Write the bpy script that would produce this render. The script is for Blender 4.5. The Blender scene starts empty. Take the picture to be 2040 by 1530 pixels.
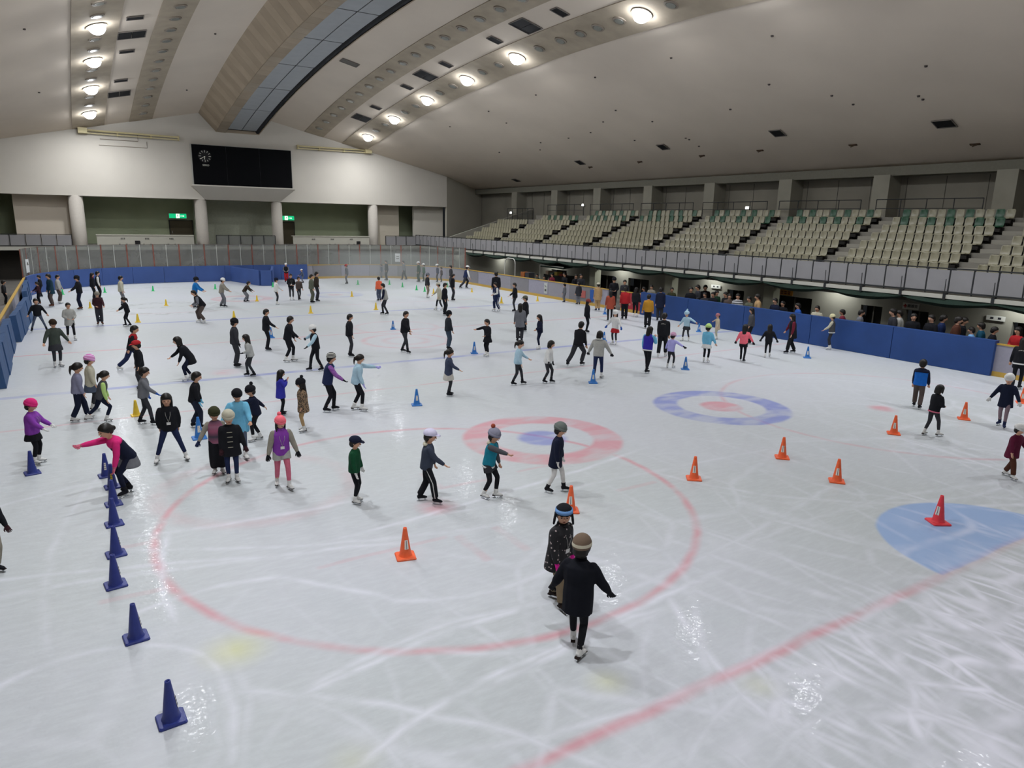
import bpy, math, random
import numpy as np
from mathutils import Matrix, Vector
random.seed(7)
S = bpy.context.scene
COL = S.collection
PI = math.pi

# ------------------------------------------------------------------ camera, world, lamps, exposure
cam_d = bpy.data.cameras.new('camera'); cam = bpy.data.objects.new('camera', cam_d); COL.objects.link(cam)
cam_d.sensor_width = 36; cam_d.lens = 1399.233/2040*36; cam_d.clip_end = 300; cam_d.clip_start = .05
_ya, _pi, _ro = 0.5606093865, 0.2268813, 0.019826204
F = Vector((math.sin(_ya)*math.cos(_pi), math.cos(_ya)*math.cos(_pi), -math.sin(_pi)))
R0 = Vector((math.cos(_ya), -math.sin(_ya), 0)); U0 = R0.cross(F)
Rr = math.cos(_ro)*R0+math.sin(_ro)*U0; Uu = -math.sin(_ro)*R0+math.cos(_ro)*U0
M = Matrix((Rr, Uu, -F)).transposed().to_4x4(); M.translation = (-3.7824174, -29.6956895, 4.9337276)
cam.matrix_world = M
S.camera = cam
S.view_settings.view_transform = 'Standard'; S.view_settings.look = 'None'
S.view_settings.exposure = -0.1; S.view_settings.gamma = 1; S.view_settings.use_curve_mapping = False
S.cycles.max_bounces = 6; S.cycles.diffuse_bounces = 4; S.cycles.glossy_bounces = 2; S.cycles.light_sampling_threshold = .03; S.cycles.transparent_max_bounces = 12
S.cycles.use_denoising = True; S.cycles.use_adaptive_sampling = True; S.cycles.adaptive_threshold = .06; S.cycles.adaptive_min_samples = 12
S.cycles.sample_clamp_indirect = 4; S.cycles.caustics_reflective = False; S.cycles.caustics_refractive = False
w = bpy.data.worlds.new('world'); S.world = w; w.use_nodes = True
w.node_tree.nodes['Background'].inputs[0].default_value = (.5, .55, .6, 1); w.node_tree.nodes['Background'].inputs[1].default_value = .02

def roofz(x, y):
    u = abs(x-8.9); z10 = 14.45-.0027*(y-1)**2
    sl = (z10-8)/14.7; d = u-10.3; q = 2.5
    # two slopes blended over a few metres
    return z10-(.22*d if d < -q else sl*d if d > q else .22*d+(sl-.22)*(d+q)**2/(4*q))
LAMP_R = [31.2, 25.3, 19.2, 13.2, 7.15, -3.35, -9.3, -15.3, -21.3, -27.3]
LAMP_L = [31.2, 25.2, 19.2, 12.9, 7.1, -3.3, -9.3, -15.3, -21.3, -27.3]
def lamp(x, y):
    l = bpy.data.lights.new('lamp_light', 'AREA'); l.shape = 'DISK'; l.size = .55; l.energy = 412
    l.color = (.95, .97, 1.0); l.spread = math.radians(165)
    o = bpy.data.objects.new('lamp_light', l); COL.objects.link(o); o.location = (x, y, roofz(x, y)-.50)
for y in LAMP_R: lamp(19.27, y)
for y in LAMP_L: lamp(-1.46, y)

# ------------------------------------------------------------------ helpers
def srgb(c):
    if isinstance(c, str):
        c = [int(c[i:i+2], 16)/255 for i in (0, 2, 4)]
    return tuple((v/12.92 if v <= .04045 else ((v+.055)/1.055)**2.4) for v in c)
MATS = {}
def mat(name, c, rough=.8, spec=.3, metal=0, noise=0, nscale=8, emit=0, bump=0):
    if name in MATS: return MATS[name]
    m = bpy.data.materials.new(name); m.use_nodes = True; nt = m.node_tree; b = nt.nodes['Principled BSDF']
    col = srgb(c)
    b.inputs['Base Color'].default_value = (*col, 1); b.inputs['Roughness'].default_value = rough
    b.inputs['Specular IOR Level'].default_value = spec; b.inputs['Metallic'].default_value = metal
    if emit: b.inputs['Emission Color'].default_value = (*col, 1); b.inputs['Emission Strength'].default_value = emit
    if noise or bump:
        tc = nt.nodes.new('ShaderNodeTexCoord'); n = nt.nodes.new('ShaderNodeTexNoise'); n.inputs['Scale'].default_value = nscale
        n.inputs['Detail'].default_value = 5
        nt.links.new(tc.outputs['Object'], n.inputs['Vector'])
        if noise:
            r = nt.nodes.new('ShaderNodeMapRange'); r.inputs[1].default_value = .3; r.inputs[2].default_value = .7
            r.inputs[3].default_value = 1-noise; r.inputs[4].default_value = 1+noise
            nt.links.new(n.outputs['Fac'], r.inputs[0])
            v = nt.nodes.new('ShaderNodeVectorMath'); v.operation = 'SCALE'; v.inputs[0].default_value = col
            nt.links.new(r.outputs[0], v.inputs['Scale']); nt.links.new(v.outputs[0], b.inputs['Base Color'])
        if bump:
            bp = nt.nodes.new('ShaderNodeBump'); bp.inputs['Strength'].default_value = bump; bp.inputs['Distance'].default_value = .02
            nt.links.new(n.outputs['Fac'], bp.inputs['Height']); nt.links.new(bp.outputs[0], b.inputs['Normal'])
    MATS[name] = m; return m
def ramp_mat(name, kind, stops, scale=10, rough=.85, axis=2, dist=0, interp='CONSTANT'):
    """kind: wave / voronoi / noise / coord along an axis"""
    if name in MATS: return MATS[name]
    m = bpy.data.materials.new(name); m.use_nodes = True; nt = m.node_tree; b = nt.nodes['Principled BSDF']
    b.inputs['Roughness'].default_value = rough
    tc = nt.nodes.new('ShaderNodeTexCoord'); cr = nt.nodes.new('ShaderNodeValToRGB'); cr.color_ramp.interpolation = interp
    e = cr.color_ramp.elements
    while len(e) < len(stops): e.new(.5)
    for el, (p_, c_) in zip(e, stops): el.position = p_; el.color = (*srgb(c_), 1)
    if kind == 'coord':
        sx = nt.nodes.new('ShaderNodeSeparateXYZ'); nt.links.new(tc.outputs['Object'], sx.inputs[0])
        mm = nt.nodes.new('ShaderNodeMath'); mm.operation = 'MULTIPLY'; mm.inputs[1].default_value = scale
        nt.links.new(sx.outputs[axis], mm.inputs[0]); fr = nt.nodes.new('ShaderNodeMath'); fr.operation = 'FRACT'
        nt.links.new(mm.outputs[0], fr.inputs[0]); nt.links.new(fr.outputs[0], cr.inputs[0])
    elif kind == 'voronoi':
        t = nt.nodes.new('ShaderNodeTexVoronoi'); t.inputs['Scale'].default_value = scale
        nt.links.new(tc.outputs['Object'], t.inputs['Vector']); nt.links.new(t.outputs['Distance'], cr.inputs[0])
    else:
        t = nt.nodes.new('ShaderNodeTexNoise'); t.inputs['Scale'].default_value = scale
        nt.links.new(tc.outputs['Object'], t.inputs['Vector']); nt.links.new(t.outputs['Fac'], cr.inputs[0])
    nt.links.new(cr.outputs[0], b.inputs['Base Color'])
    MATS[name] = m; return m

class G:
    def __init__(s): s.v = []; s.f = []
    def add(s, v, f):
        n = len(s.v); s.v.extend([tuple(p) for p in v]); s.f.extend([tuple(i+n for i in q) for q in f]); return s
    def box(s, a, b):
        (x0, y0, z0), (x1, y1, z1) = a, b
        return s.add([(x0,y0,z0),(x1,y0,z0),(x1,y1,z0),(x0,y1,z0),(x0,y0,z1),(x1,y0,z1),(x1,y1,z1),(x0,y1,z1)],
                     [(3,2,1,0),(4,5,6,7),(0,1,5,4),(1,2,6,5),(2,3,7,6),(3,0,4,7)])
    def hexa(s, p):      # eight corners: bottom 4 then top 4
        return s.add(p, [(3,2,1,0),(4,5,6,7),(0,1,5,4),(1,2,6,5),(2,3,7,6),(3,0,4,7)])
    def tube(s, pts, r, n=6):
        return s.loft(pts, [(r, r)]*len(pts) if not isinstance(r, list) else [(q, q) for q in r], n)
    def loft(s, pts, rad, n=10, u=None, cap=True):
        P = [np.array(p, float) for p in pts]; base = len(s.v); uu = None
        for i, p in enumerate(P):
            t = P[min(i+1, len(P)-1)]-P[max(i-1, 0)]; t = t/(np.linalg.norm(t)+1e-9)
            if u is not None: ref = np.array(u if not isinstance(u, list) else u[i], float)
            else: ref = uu if uu is not None else (np.array([1., 0, 0]) if abs(t[0]) < .8 else np.array([0, 1., 0]))
            ref = ref-t*(ref@t); ref = ref/(np.linalg.norm(ref)+1e-9); uu = ref
            w_ = np.cross(t, ref)
            a, b = rad[i]
            for k in range(n):
                th = 2*PI*k/n; s.v.append(tuple(p+ref*a*math.cos(th)+w_*b*math.sin(th)))
        for i in range(len(P)-1):
            for k in range(n):
                k2 = (k+1) % n
                s.f.append((base+i*n+k, base+i*n+k2, base+(i+1)*n+k2, base+(i+1)*n+k))
        if cap:
            s.f.append(tuple(base+k for k in reversed(range(n)))); s.f.append(tuple(base+(len(P)-1)*n+k for k in range(n)))
        return s
    def ell(s, c, r, n=8, m=5, rot=None, lat0=-90):
        c = np.array(c, float); base = len(s.v)
        rot = np.eye(3) if rot is None else rot
        lats = [lat0+(90-lat0)*j/m for j in range(m+1)]
        for la in lats:
            la = math.radians(la)
            rr = max(math.cos(la), .04)
            for k in range(n):
                th = 2*PI*k/n
                s.v.append(tuple(c+rot@np.array([r[0]*rr*math.cos(th), r[1]*rr*math.sin(th), r[2]*math.sin(la)])))
        for i in range(m):
            for k in range(n):
                k2 = (k+1) % n; s.f.append((base+i*n+k, base+i*n+k2, base+(i+1)*n+k2, base+(i+1)*n+k))
        s.f.append(tuple(base+k for k in reversed(range(n)))); s.f.append(tuple(base+m*n+k for k in range(n)))
        return s
    def mesh(s, name, smooth=False):
        me = bpy.data.meshes.new(name); me.from_pydata(s.v, [], s.f); me.update()
        if smooth: me.polygons.foreach_set('use_smooth', [True]*len(me.polygons))
        return me
def obj(name, g, m, parent=None, smooth=False, kind=None):
    me = g if isinstance(g, bpy.types.Mesh) else g.mesh(name, smooth)
    if m is not None and not me.materials: me.materials.append(m)
    o = bpy.data.objects.new(name, me); COL.objects.link(o)
    if parent: o.parent = parent
    if kind: o['kind'] = kind
    return o
def tag(o, label, cat, group=None):
    o['label'] = label; o['category'] = cat
    if group: o['group'] = group
    return o
def thing(name, label, cat, loc=(0, 0, 0), rz=0, group=None):
    o = bpy.data.objects.new(name, None); COL.objects.link(o); o.location = loc; o.rotation_euler = (0, 0, rz)
    o.empty_display_size = .2
    return tag(o, label, cat, group)
def struct(name, g, m, **k): return obj(name, g, m, kind='structure', **k)
def copy_thing(src, loc, rz, label, group):
    c = src.copy(); COL.objects.link(c); c.location = loc; c.rotation_euler = (0, 0, rz); tag(c, label, src['category'], group)
    for ch in src.children:
        d = ch.copy(); COL.objects.link(d); d.parent = c
        for g2 in ch.children:
            e = g2.copy(); COL.objects.link(e); e.parent = d
    return c

# ------------------------------------------------------------------ rink outline (rounded rectangle)
X0, X1, Y0, Y1, RC = -6.1, 23.3, -29.2, 29.0, 8.0
def outline(step=.6, off=0):
    pts = []
    def arc(cx, cy, a0, a1):
        n = 14
        for i in range(n+1):
            a = math.radians(a0+(a1-a0)*i/n); pts.append((cx+(RC+off)*math.cos(a), cy+(RC+off)*math.sin(a)))
    arc(X0+RC, Y1-RC, 180, 90); arc(X1-RC, Y1-RC, 90, 0); arc(X1-RC, Y0+RC, 0, -90); arc(X0+RC, Y0+RC, -90, -180)
    pts.append(pts[0]); out = [pts[0]]
    for a, b in zip(pts, pts[1:]):
        d = math.dist(a, b); n = max(1, int(d/step))
        for i in range(1, n+1): out.append((a[0]+(b[0]-a[0])*i/n, a[1]+(b[1]-a[1])*i/n))
    return out
OUT = outline()
ACC = [0]
for a, b in zip(OUT, OUT[1:]): ACC.append(ACC[-1]+math.dist(a, b))
LEN = ACC[-1]
def at(s):
    """point, outward normal at arc length s (clockwise from the left side's far end)"""
    s = s % LEN
    i = max(0, min(len(ACC)-2, int(np.searchsorted(ACC, s))-1)); t = (s-ACC[i])/max(1e-6, ACC[i+1]-ACC[i])
    a, b = OUT[i], OUT[i+1]; d = (b[0]-a[0], b[1]-a[1]); l = math.hypot(*d)
    return (a[0]+d[0]*t, a[1]+d[1]*t), (-d[1]/l, d[0]/l)
def s_of(x, y):
    return ACC[min(range(len(OUT)-1), key=lambda i: (OUT[i][0]-x)**2+(OUT[i][1]-y)**2)]
def wallstrip(g, s0, s1, z0, z1, o0, o1, step=.6):
    """solid strip along the outline from s0 to s1; o0 inner offset, o1 outer offset"""
    n = max(1, int(math.ceil((s1-s0)/step))); base = len(g.v)
    for i in range(n+1):
        (x, y), (nx, ny) = at(s0+(s1-s0)*i/n)
        for o, z in ((o0, z0), (o1, z0), (o1, z1), (o0, z1)): g.v.append((x+nx*o, y+ny*o, z))
    for i in range(n):
        for k in range(4):
            k2 = (k+1) % 4; a = base+i*4
            g.f.append((a+k, a+k2, a+4+k2, a+4+k))
    g.f.append((base, base+1, base+2, base+3)); g.f.append((base+n*4+3, base+n*4+2, base+n*4+1, base+n*4))
    return g


TRACKS = [(-0.72, -6.95, 11.26, -1.73, -18.06, 1.77, 0.8), (4.19, -6.05, 14.5, -0.66, -19.42, 3.23, 0.5), (-6.47, -39.36, 20.28, -1.65, -19.74, 2.04, 0.8), (-2.59, -22.48, 2.28, -2.58, -20.37, 1.01, 0.8), (-13.56, -31.57, 16.31, -1.14, -21.04, 1.01, 0.7), (0.91, -19.68, 2.51, 0.61, -21.87, 1.37, 0.6), (4.38, -20.13, 7.53, -3.01, -19.38, 1.44, 0.9), (-5.38, 37.18, 56.96, 3.03, -19.07, 3.71, 0.9), (8.06, -70.81, 47.64, 1.78, -23.62, 2.23, 1.0), (-0.13, -27.67, 5.06, -0.41, -22.85, 1.74, 0.7), (0.72, -34.52, 11.81, -0.74, -22.89, 1.66, 0.9), (1.21, -32.12, 8.47, 0.1, -23.96, 2.24, 1.0), (10.23, -27.62, 8.59, 2.16, -25.01, 1.58, 0.9), (-12.03, -45.11, 27.47, -3.48, -19.05, 1.88, 0.7), (-5.02, -28.04, 8.94, -3.28, -19.45, 2.02, 0.5), (-4.14, -22.37, 1.33, -3.9, -21.53, 1.15, 0.8), (-5.85, -22.68, 3.04, -2.94, -22.67, 1.0, 0.8), (-5.98, -28.61, 6.72, -1.13, -24.22, 1.78, 0.8), (2.2, -28.5, 2.4, 2.44, -26.38, 1.25, 0.9), (2.94, -24.76, 2.11, 4.6, -25.59, 1.15, 0.8), (7.51, -39.88, 13.83, 4.69, -26.52, 2.51, 1.0), (5.07, -28.15, 5.23, 1.32, -24.67, 1.25, 0.5), (1.66, -20.13, 3.68, 0.85, -23.47, 1.53, 0.6), (-3.36, -18.46, 3.46, -3.18, -15.68, 2.35, 0.5), (11.29, -18.19, 5.56, 10.22, -21.47, 5.0, 0.5), (6.86, -39.2, 16.35, 8.45, -23.28, 3.9, 0.4), (-3.31, 26.59, 50.04, 5.17, -22.64, 3.37, 0.5), (1.93, -14.82, 10.25, 1.24, -24.75, 2.77, 0.7), (-3.87, -24.55, 2.22, -2.13, -23.62, 1.17, 0.6), (-8.58, -386.95, 367.53, 4.94, -19.68, 4.5, 0.4), (2.17, -28.03, 2.64, 1.97, -25.66, 1.33, 0.8), (8.87, -19.34, 13.38, -4.06, -17.78, 3.54, 0.4), (14.5, -18.19, 3.8, 15.15, -17.33, 4.19, 0.3)]
# ------------------------------------------------------------------ ice
def ice_material(near_part):
    m = bpy.data.materials.new('ice'); m.use_nodes = True; nt = m.node_tree; L = nt.links; N = nt.nodes
    b = N['Principled BSDF']
    tc = N.new('ShaderNodeTexCoord'); P = tc.outputs['Object']
    def val(s, i, v):
        if isinstance(v, (int, float)): s.inputs[i].default_value = v
        else: L.new(v, s.inputs[i])
    def M_(op, a, b_=0, c=0, clamp=False):
        n = N.new('ShaderNodeMath'); n.operation = op; n.use_clamp = clamp
        val(n, 0, a); val(n, 1, b_); val(n, 2, c) if len(n.inputs) > 2 else None
        return n.outputs[0]
    def MR(v, a, b_, c, d, smooth=True):
        n = N.new('ShaderNodeMapRange'); n.interpolation_type = 'SMOOTHSTEP' if smooth else 'LINEAR'
        for i, q in enumerate((v, a, b_, c, d)): val(n, i, q)
        return n.outputs[0]
    def noise(scale, detail=4, vec=None, stretch=None, rough=.55):
        n = N.new('ShaderNodeTexNoise'); n.inputs['Scale'].default_value = scale; n.inputs['Detail'].default_value = detail
        n.inputs['Roughness'].default_value = rough
        src = vec or P
        if stretch:
            mp = N.new('ShaderNodeMapping'); mp.inputs['Scale'].default_value = stretch[:3]; mp.inputs['Rotation'].default_value = (0, 0, stretch[3])
            L.new(src, mp.inputs[0]); src = mp.outputs[0]
        L.new(src, n.inputs['Vector']); return n
    # slightly warped coordinates: painted lines under skated ice wander a little
    nz = noise(1.1, 2); v1 = N.new('ShaderNodeVectorMath'); v1.operation = 'SUBTRACT'; L.new(nz.outputs['Color'], v1.inputs[0]); v1.inputs[1].default_value = (.5, .5, .5)
    v2 = N.new('ShaderNodeVectorMath'); v2.operation = 'SCALE'; L.new(v1.outputs[0], v2.inputs[0]); v2.inputs['Scale'].default_value = .09
    v3 = N.new('ShaderNodeVectorMath'); v3.operation = 'ADD'; L.new(P, v3.inputs[0]); L.new(v2.outputs[0], v3.inputs[1]); PW = v3.outputs[0]
    v4 = N.new('ShaderNodeVectorMath'); v4.operation = 'SCALE'; L.new(v1.outputs[0], v4.inputs[0]); v4.inputs['Scale'].default_value = .16
    v5 = N.new('ShaderNodeVectorMath'); v5.operation = 'ADD'; L.new(P, v5.inputs[0]); L.new(v4.outputs[0], v5.inputs[1]); PX = v5.outputs[0]
    sx = N.new('ShaderNodeSeparateXYZ'); L.new(PW, sx.inputs[0]); X, Y = sx.outputs[0], sx.outputs[1]
    def dist(c, vec=None):
        n = N.new('ShaderNodeVectorMath'); n.operation = 'DISTANCE'; L.new(vec or PW, n.inputs[0]); n.inputs[1].default_value = (c[0], c[1], 0)
        return n.outputs['Value']
    def line(v, c, w_, soft=.05):
        return MR(M_('ABSOLUTE', M_('SUBTRACT', v, c)), w_/2-soft*.5, w_/2+soft, 1, 0)
    def ringm(c, r, w_, soft=.06, vec=None): return MR(M_('ABSOLUTE', M_('SUBTRACT', dist(c, vec), r)), w_/2-soft*.5, w_/2+soft, 1, 0)
    def disc(c, r, soft=.08): return MR(dist(c), r-soft, r+soft, 1, 0)
    def mx(*a):
        o = a[0]
        for q in a[1:]: o = M_('MAXIMUM', o, q)
        return o
    def mul(a, b_): return M_('MULTIPLY', a, b_)
    def seg(x0, x1, y0, y1, soft=.05):   # axis aligned dash
        return mul(MR(M_('ABSOLUTE', M_('SUBTRACT', X, (x0+x1)/2)), abs(x1-x0)/2-soft, abs(x1-x0)/2+soft, 1, 0),
                   MR(M_('ABSOLUTE', M_('SUBTRACT', Y, (y0+y1)/2)), abs(y1-y0)/2-soft*.5, abs(y1-y0)/2+soft*.5, 1, 0))
    fade = MR(noise(.8, 2, stretch=(1, 2.2, 1, .3)).outputs['Fac'], .32, .62, .35, 1)
    # red paint
    if near_part:
        red = mx(mul(line(Y, -10.4, .07, .07), .55), mul(mul(line(Y, -25.1, .09, .10), .9), MR(X, 5.8, 7.2, 1, .3)),
             mul(ringm((1.41, -18.95), 4.55, .075, .09), .85), mul(ringm((15.6, -18.95), 4.55, .075, .09), .45),
             mul(disc((1.3, -19.15), .28, .22), .9), mul(disc((15.3, -19.0), .3, .2), .9),
             mul(ringm((5.25, -16.7), 1.53, .62, .1), .95), mul(disc((11.35, -16.65), .56, .1), .95), mul(ringm((-1.2, -16.7), 1.7, .2, .2), .22))
    else:
        red = mx(line(Y, 0, .10), mul(line(Y, 10.4, .07), .5),
             mul(ringm((7.9, -2.7), 1.75, .16, .15), .5), mul(ringm((9.0, 1.0), 1.9, .14, .15), .3), mul(ringm((7.9, -2.7), .9, .18, .2), .35),
             mul(ringm((5.1, 15.9), 1.5, .6, .1), .5), mul(disc((11.0, 16.1), .5, .1), .45),
             mul(disc((.2, -5.9), .35, .3), .6), mul(disc((15.5, 6.5), .4, .2), .6), mul(disc((1.2, -4.6), .3, .3), .3))
    if near_part: red = mx(red, mul(mx(seg(-3.9, -3.0, -19.95, -19.83), seg(-3.6, -3.0, -18.33, -18.2), seg(4.6, 5.6, -20.22, -20.1), seg(-1.2, .9, -20.4, -20.3),
             seg(1.7, 1.85, -21.4, -20.4), seg(1.0, 1.15, -21.4, -20.4), seg(1.7, 2.9, -18.5, -18.38), seg(1.7, 1.85, -18.4, -17.5), seg(3.5, 4.4, -18.4, -18.3)), .26))
    redm = mul(red, fade)
    if near_part: blue = mx(mul(ringm((11.35, -16.65), 1.53, .62, .1), 1.0), mul(disc((5.25, -16.7), .56, .1), .95))
    else: blue = mx(mul(line(Y, -6.79, .26, .06), .8), mul(line(Y, 6.79, .26, .06), .75), mul(ringm((11.0, 16.1), 1.5, .6, .1), .45), mul(disc((5.1, 15.9), .5, .1), .4), mul(line(Y, 15.9, .05), .25))
    bluem = mul(blue, fade)
    crease = mul(MR(dist((8.5, -25.1)), 1.80, 1.88, 1, 0), MR(Y, -25.12, -25.05, 0, 1))
    yel = mx(mul(disc((-2.6, -21.85), .2, .35), .75), mul(disc((.8, -24.5), .1, .25), .5), mul(disc((2.2, -25.4), .1, .25), .35), mul(disc((-2.0, -24.2), .1, .3), .3))
    # skate tracks
    trk = None
    for (cx, cy, r, mxx, myy, R_, st) in (TRACKS if near_part else []):
        t = mul(mul(ringm((cx, cy), r, .015, .11, PX), MR(dist((mxx, myy)), R_*.8, R_*1.15, 1, 0)), st*.8)
        trk = t if trk is None else M_('MAXIMUM', trk, t)
    if near_part:
        def vor(scale, rot, sc, w0, w1, warp=None):
            mp = N.new('ShaderNodeMapping'); mp.inputs['Scale'].default_value = sc; mp.inputs['Rotation'].default_value = (0, 0, rot)
            L.new(warp or PX, mp.inputs[0]); v = N.new('ShaderNodeTexVoronoi'); v.feature = 'DISTANCE_TO_EDGE'; v.inputs['Scale'].default_value = scale
            L.new(mp.outputs[0], v.inputs['Vector']); return MR(v.outputs['Distance'], w0, w1, 1, 0)
        sp = N.new('ShaderNodeSeparateXYZ'); L.new(P, sp.inputs[0])
        near = mul(MR(sp.outputs[1], -26.0, -24.3, 1, 0), MR(sp.outputs[0], .5, 4.5, .3, 1))
        mid = MR(M_('ADD', sp.outputs[1], M_('MULTIPLY', sp.outputs[0], -.2)), -27, -18, .8, .05)
        big = vor(.42, .5, (1, .6, 1), 0, .035)
        cr = mx(mul(mx(vor(1.7, .3, (1, .4, 1), 0, .13), mul(vor(2.7, 1.9, (1, .4, 1), 0, .15), .8), mul(vor(1.1, -.6, (1, .45, 1), 0, .07), 1.2)), near), mul(mx(big, mul(vor(.8, 1.4, (1, .5, 1), 0, .05), .6)), mul(mid, .55)), trk)
        cr = mul(cr, MR(noise(1.7, 2).outputs['Fac'], .3, .65, .25, 1))
        cr = mul(cr, MR(sp.outputs[1], -12.5, -9.3, 1, 0))
    else: cr = None
    # base
    fine = noise(3.2, 4, stretch=(1, 3.5, 1, .2), rough=.7).outputs['Fac']
    large = noise(.16, 1).outputs['Fac']
    def mix(fac, a, b_):
        n = N.new('ShaderNodeMix'); n.data_type = 'RGBA'; val(n, 0, fac)
        for i, q in ((6, a), (7, b_)):
            if isinstance(q, tuple): n.inputs[i].default_value = (*q, 1)
            else: L.new(q, n.inputs[i])
        return n.outputs[2]
    c = mix(MR(large, .3, .7, 0, 1), srgb('babfc1'), srgb('c0c3ca'))
    c = mix(mul(MR(fine, .35, .7, 0, 1), .22), c, srgb('dbe1e4'))
    c = mix(mul(MR(noise(.5, 3, rough=.6).outputs['Fac'], .5, .75, 0, 1), .18), c, srgb('b1babb'))
    scuff = mul(mx(ringm((.6, 12.6), 2.6, .5, .5), ringm((-.5, 19), 6, .25, .3)), MR(noise(2.5, 5).outputs['Fac'], .45, .6, 0, 1))
    if not near_part: c = mix(mul(scuff, .5), c, srgb('8c918f'))
    else: c = mix(mul(crease, .9), c, srgb('93aed8'))
    c = mix(mul(redm, .62), c, srgb('d4707f'))
    c = mix(mul(bluem, .62), c, srgb('5a6bc4'))
    if near_part: c = mix(mul(yel, .6), c, srgb('d8d860'))
    if cr: c = mix(mul(cr, .85), c, srgb('ececf8'))
    L.new(c, b.inputs['Base Color'])
    ro = M_('ADD', MR(fine, .3, .7, .42, .52), mul(cr, .3)) if cr else MR(fine, .3, .7, .42, .52); L.new(ro, b.inputs['Roughness'])
    b.inputs['Specular IOR Level'].default_value = .12
    b.inputs['Coat Weight'].default_value = .05; b.inputs['Coat Roughness'].default_value = .07; b.inputs['Coat IOR'].default_value = 1.31
    bp = N.new('ShaderNodeBump'); bp.inputs['Strength'].default_value = .35; bp.inputs['Distance'].default_value = .012
    L.new(noise(7, 2).outputs['Fac'], bp.inputs['Height'])
    L.new(bp.outputs[0], b.inputs['Normal']); L.new(bp.outputs[0], b.inputs['Coat Normal'])
    return m
allp = outline(1.2, .02)[:-1]
YC = -9.0
for part in (True, False):       # the near third carries the skate tracks, the rest the centre markings
    pts = [q for q in allp if (q[1] < YC) == part]
    if part: a_ = [q for q in pts]; k0 = [i for i, q in enumerate(allp) if q[1] < YC]; a_ = [allp[i] for i in k0]; pts = a_+[(allp[0][0], YC)] if False else a_
    xl, xr = X0-.02, X1+.02
    if part: pts = [(xr, YC)]+pts+[(xl, YC)]
    else:
        left = [q for q in pts if q[0] < 8 and q[1] < Y1-RC]; rest_ = [q for q in pts if q not in left]
        pts = [(xl, YC)]+sorted(left, key=lambda q: q[1])+rest_+[(xr, YC)]
    g = G(); n = len(pts)
    g.v = [(x, y, 0) for x, y in pts]+[(x, y, -.06) for x, y in pts]
    g.f = [tuple(reversed(range(n))), tuple(range(n, 2*n))]+[(i, (i+1) % n, n+(i+1) % n, n+i) for i in range(n)]
    struct('floor', g, ice_material(part))
concrete = mat('concrete_floor', '6d6a66', .8, noise=.12, nscale=1.5)
struct('floor', G().box((-16, -37, -.3), (36, 42, -.065)), concrete)

# ------------------------------------------------------------------ ceiling
ceil_m = mat('ceiling_paint', 'd6cabb', .9, .1, noise=.05, nscale=.25)
band_m = mat('ceiling_band', 'aca08e', .9, .1, noise=.10, nscale=1.2)
def roofstrip(x0, x1, y0, y1, dz, ny=40, thick=.03, nx=3):
    g = G()
    xs = [x0+(x1-x0)*i/nx for i in range(nx+1)]; ys = [y0+(y1-y0)*j/ny for j in range(ny+1)]
    for z in (0, thick):
        for y in ys:
            for x in xs: g.v.append((x, y, roofz(x, y)-dz-z))
    a = len(xs)*len(ys); W_ = len(xs)
    for j in range(ny):
        for i in range(nx):
            q = j*W_+i; g.f.append((q, q+1, q+W_+1, q+W_)); g.f.append((a+q+W_, a+q+W_+1, a+q+1, a+q))
    for j in range(ny):
        for i, r in ((0, 0), (nx, 1)):
            q = j*W_+i; g.f.append((q, q+W_, a+q+W_, a+q) if r == 0 else (q+W_, q, a+q, a+q+W_))
    for i in range(nx):
        q = i; g.f.append((q+1, q, a+q, a+q+1)); q = ny*W_+i; g.f.append((q, q+1, a+q+1, a+q))
    return g
g = G(); xs = [-16+i*.8 for i in range(63)]; xs = sorted(set([x for x in xs if x < 33.8]+[8.9, 33.95]))
ys = list(range(-37, 40, 2)); W_ = len(xs)
for up in (0, .3):
    for y in ys:
        for x in xs: g.v.append((x, y, roofz(x, y)+up))
a = W_*len(ys)
for j in range(len(ys)-1):
    for i in range(W_-1):
        q = j*W_+i; g.f.append((q+W_, q+W_+1, q+1, q)); g.f.append((a+q, a+q+1, a+q+W_+1, a+q+W_))
struct('ceiling', g, ceil_m, smooth=True)
for i, (a0, a1) in enumerate(((18.2, 20.4), (14.85, 16.5), (1.3, 2.95), (-2.55, -.4))):
    struct('trim_%d' % (i+1), roofstrip(a0, a1, -36, 34.9, .015), band_m)
# central service duct
duct = thing('ceiling_duct', 'long beige clad duct hanging under the ridge of the ceiling', 'duct')
clad = [mat('clad_a', 'a2937f', .85, noise=.08, nscale=1), mat('clad_b', '998b78', .85, noise=.08, nscale=1), mat('clad_c', '9e917f', .85, noise=.08, nscale=1)]
acous = mat('acoustic_panel', 'a3a6a8', .9, noise=.04, nscale=2); darkj = mat('dark_joint', '2a2a2c', .9)
def dz_(y): return roofz(6.3, y)
def prof(y):
    t = dz_(y); return [(6.35, t+.02), (7.6, t-1.35), (8.35, t-1.38), (8.35, t-1.2), (10.75, t-1.2), (10.75, t-1.36), (11.0, t-1.36), (12.2, t+.02)]
def ductpiece(y0, y1, ia, ib, thick=.05, inset=0):
    g = G(); a = []
    for y in (y0+.006, y1-.006):
        p_ = prof(y); (xa, za), (xb, zb) = p_[ia], p_[ib]
        dx, dzz = xb-xa, zb-za; l = math.hypot(dx, dzz); nx, nz_ = -dzz/l*thick, dx/l*thick
        xa += dx/l*.012; za += dzz/l*.012; xb -= dx/l*.012; zb -= dzz/l*.012
        a.append([(xa, y, za), (xb, y, zb), (xb+nx, y, zb+nz_), (xa+nx, y, za+nz_)])
    g.hexa(a[0]+a[1]); return g
core = G()
yy = [34.98-i*2.0 for i in range(36)]
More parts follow.
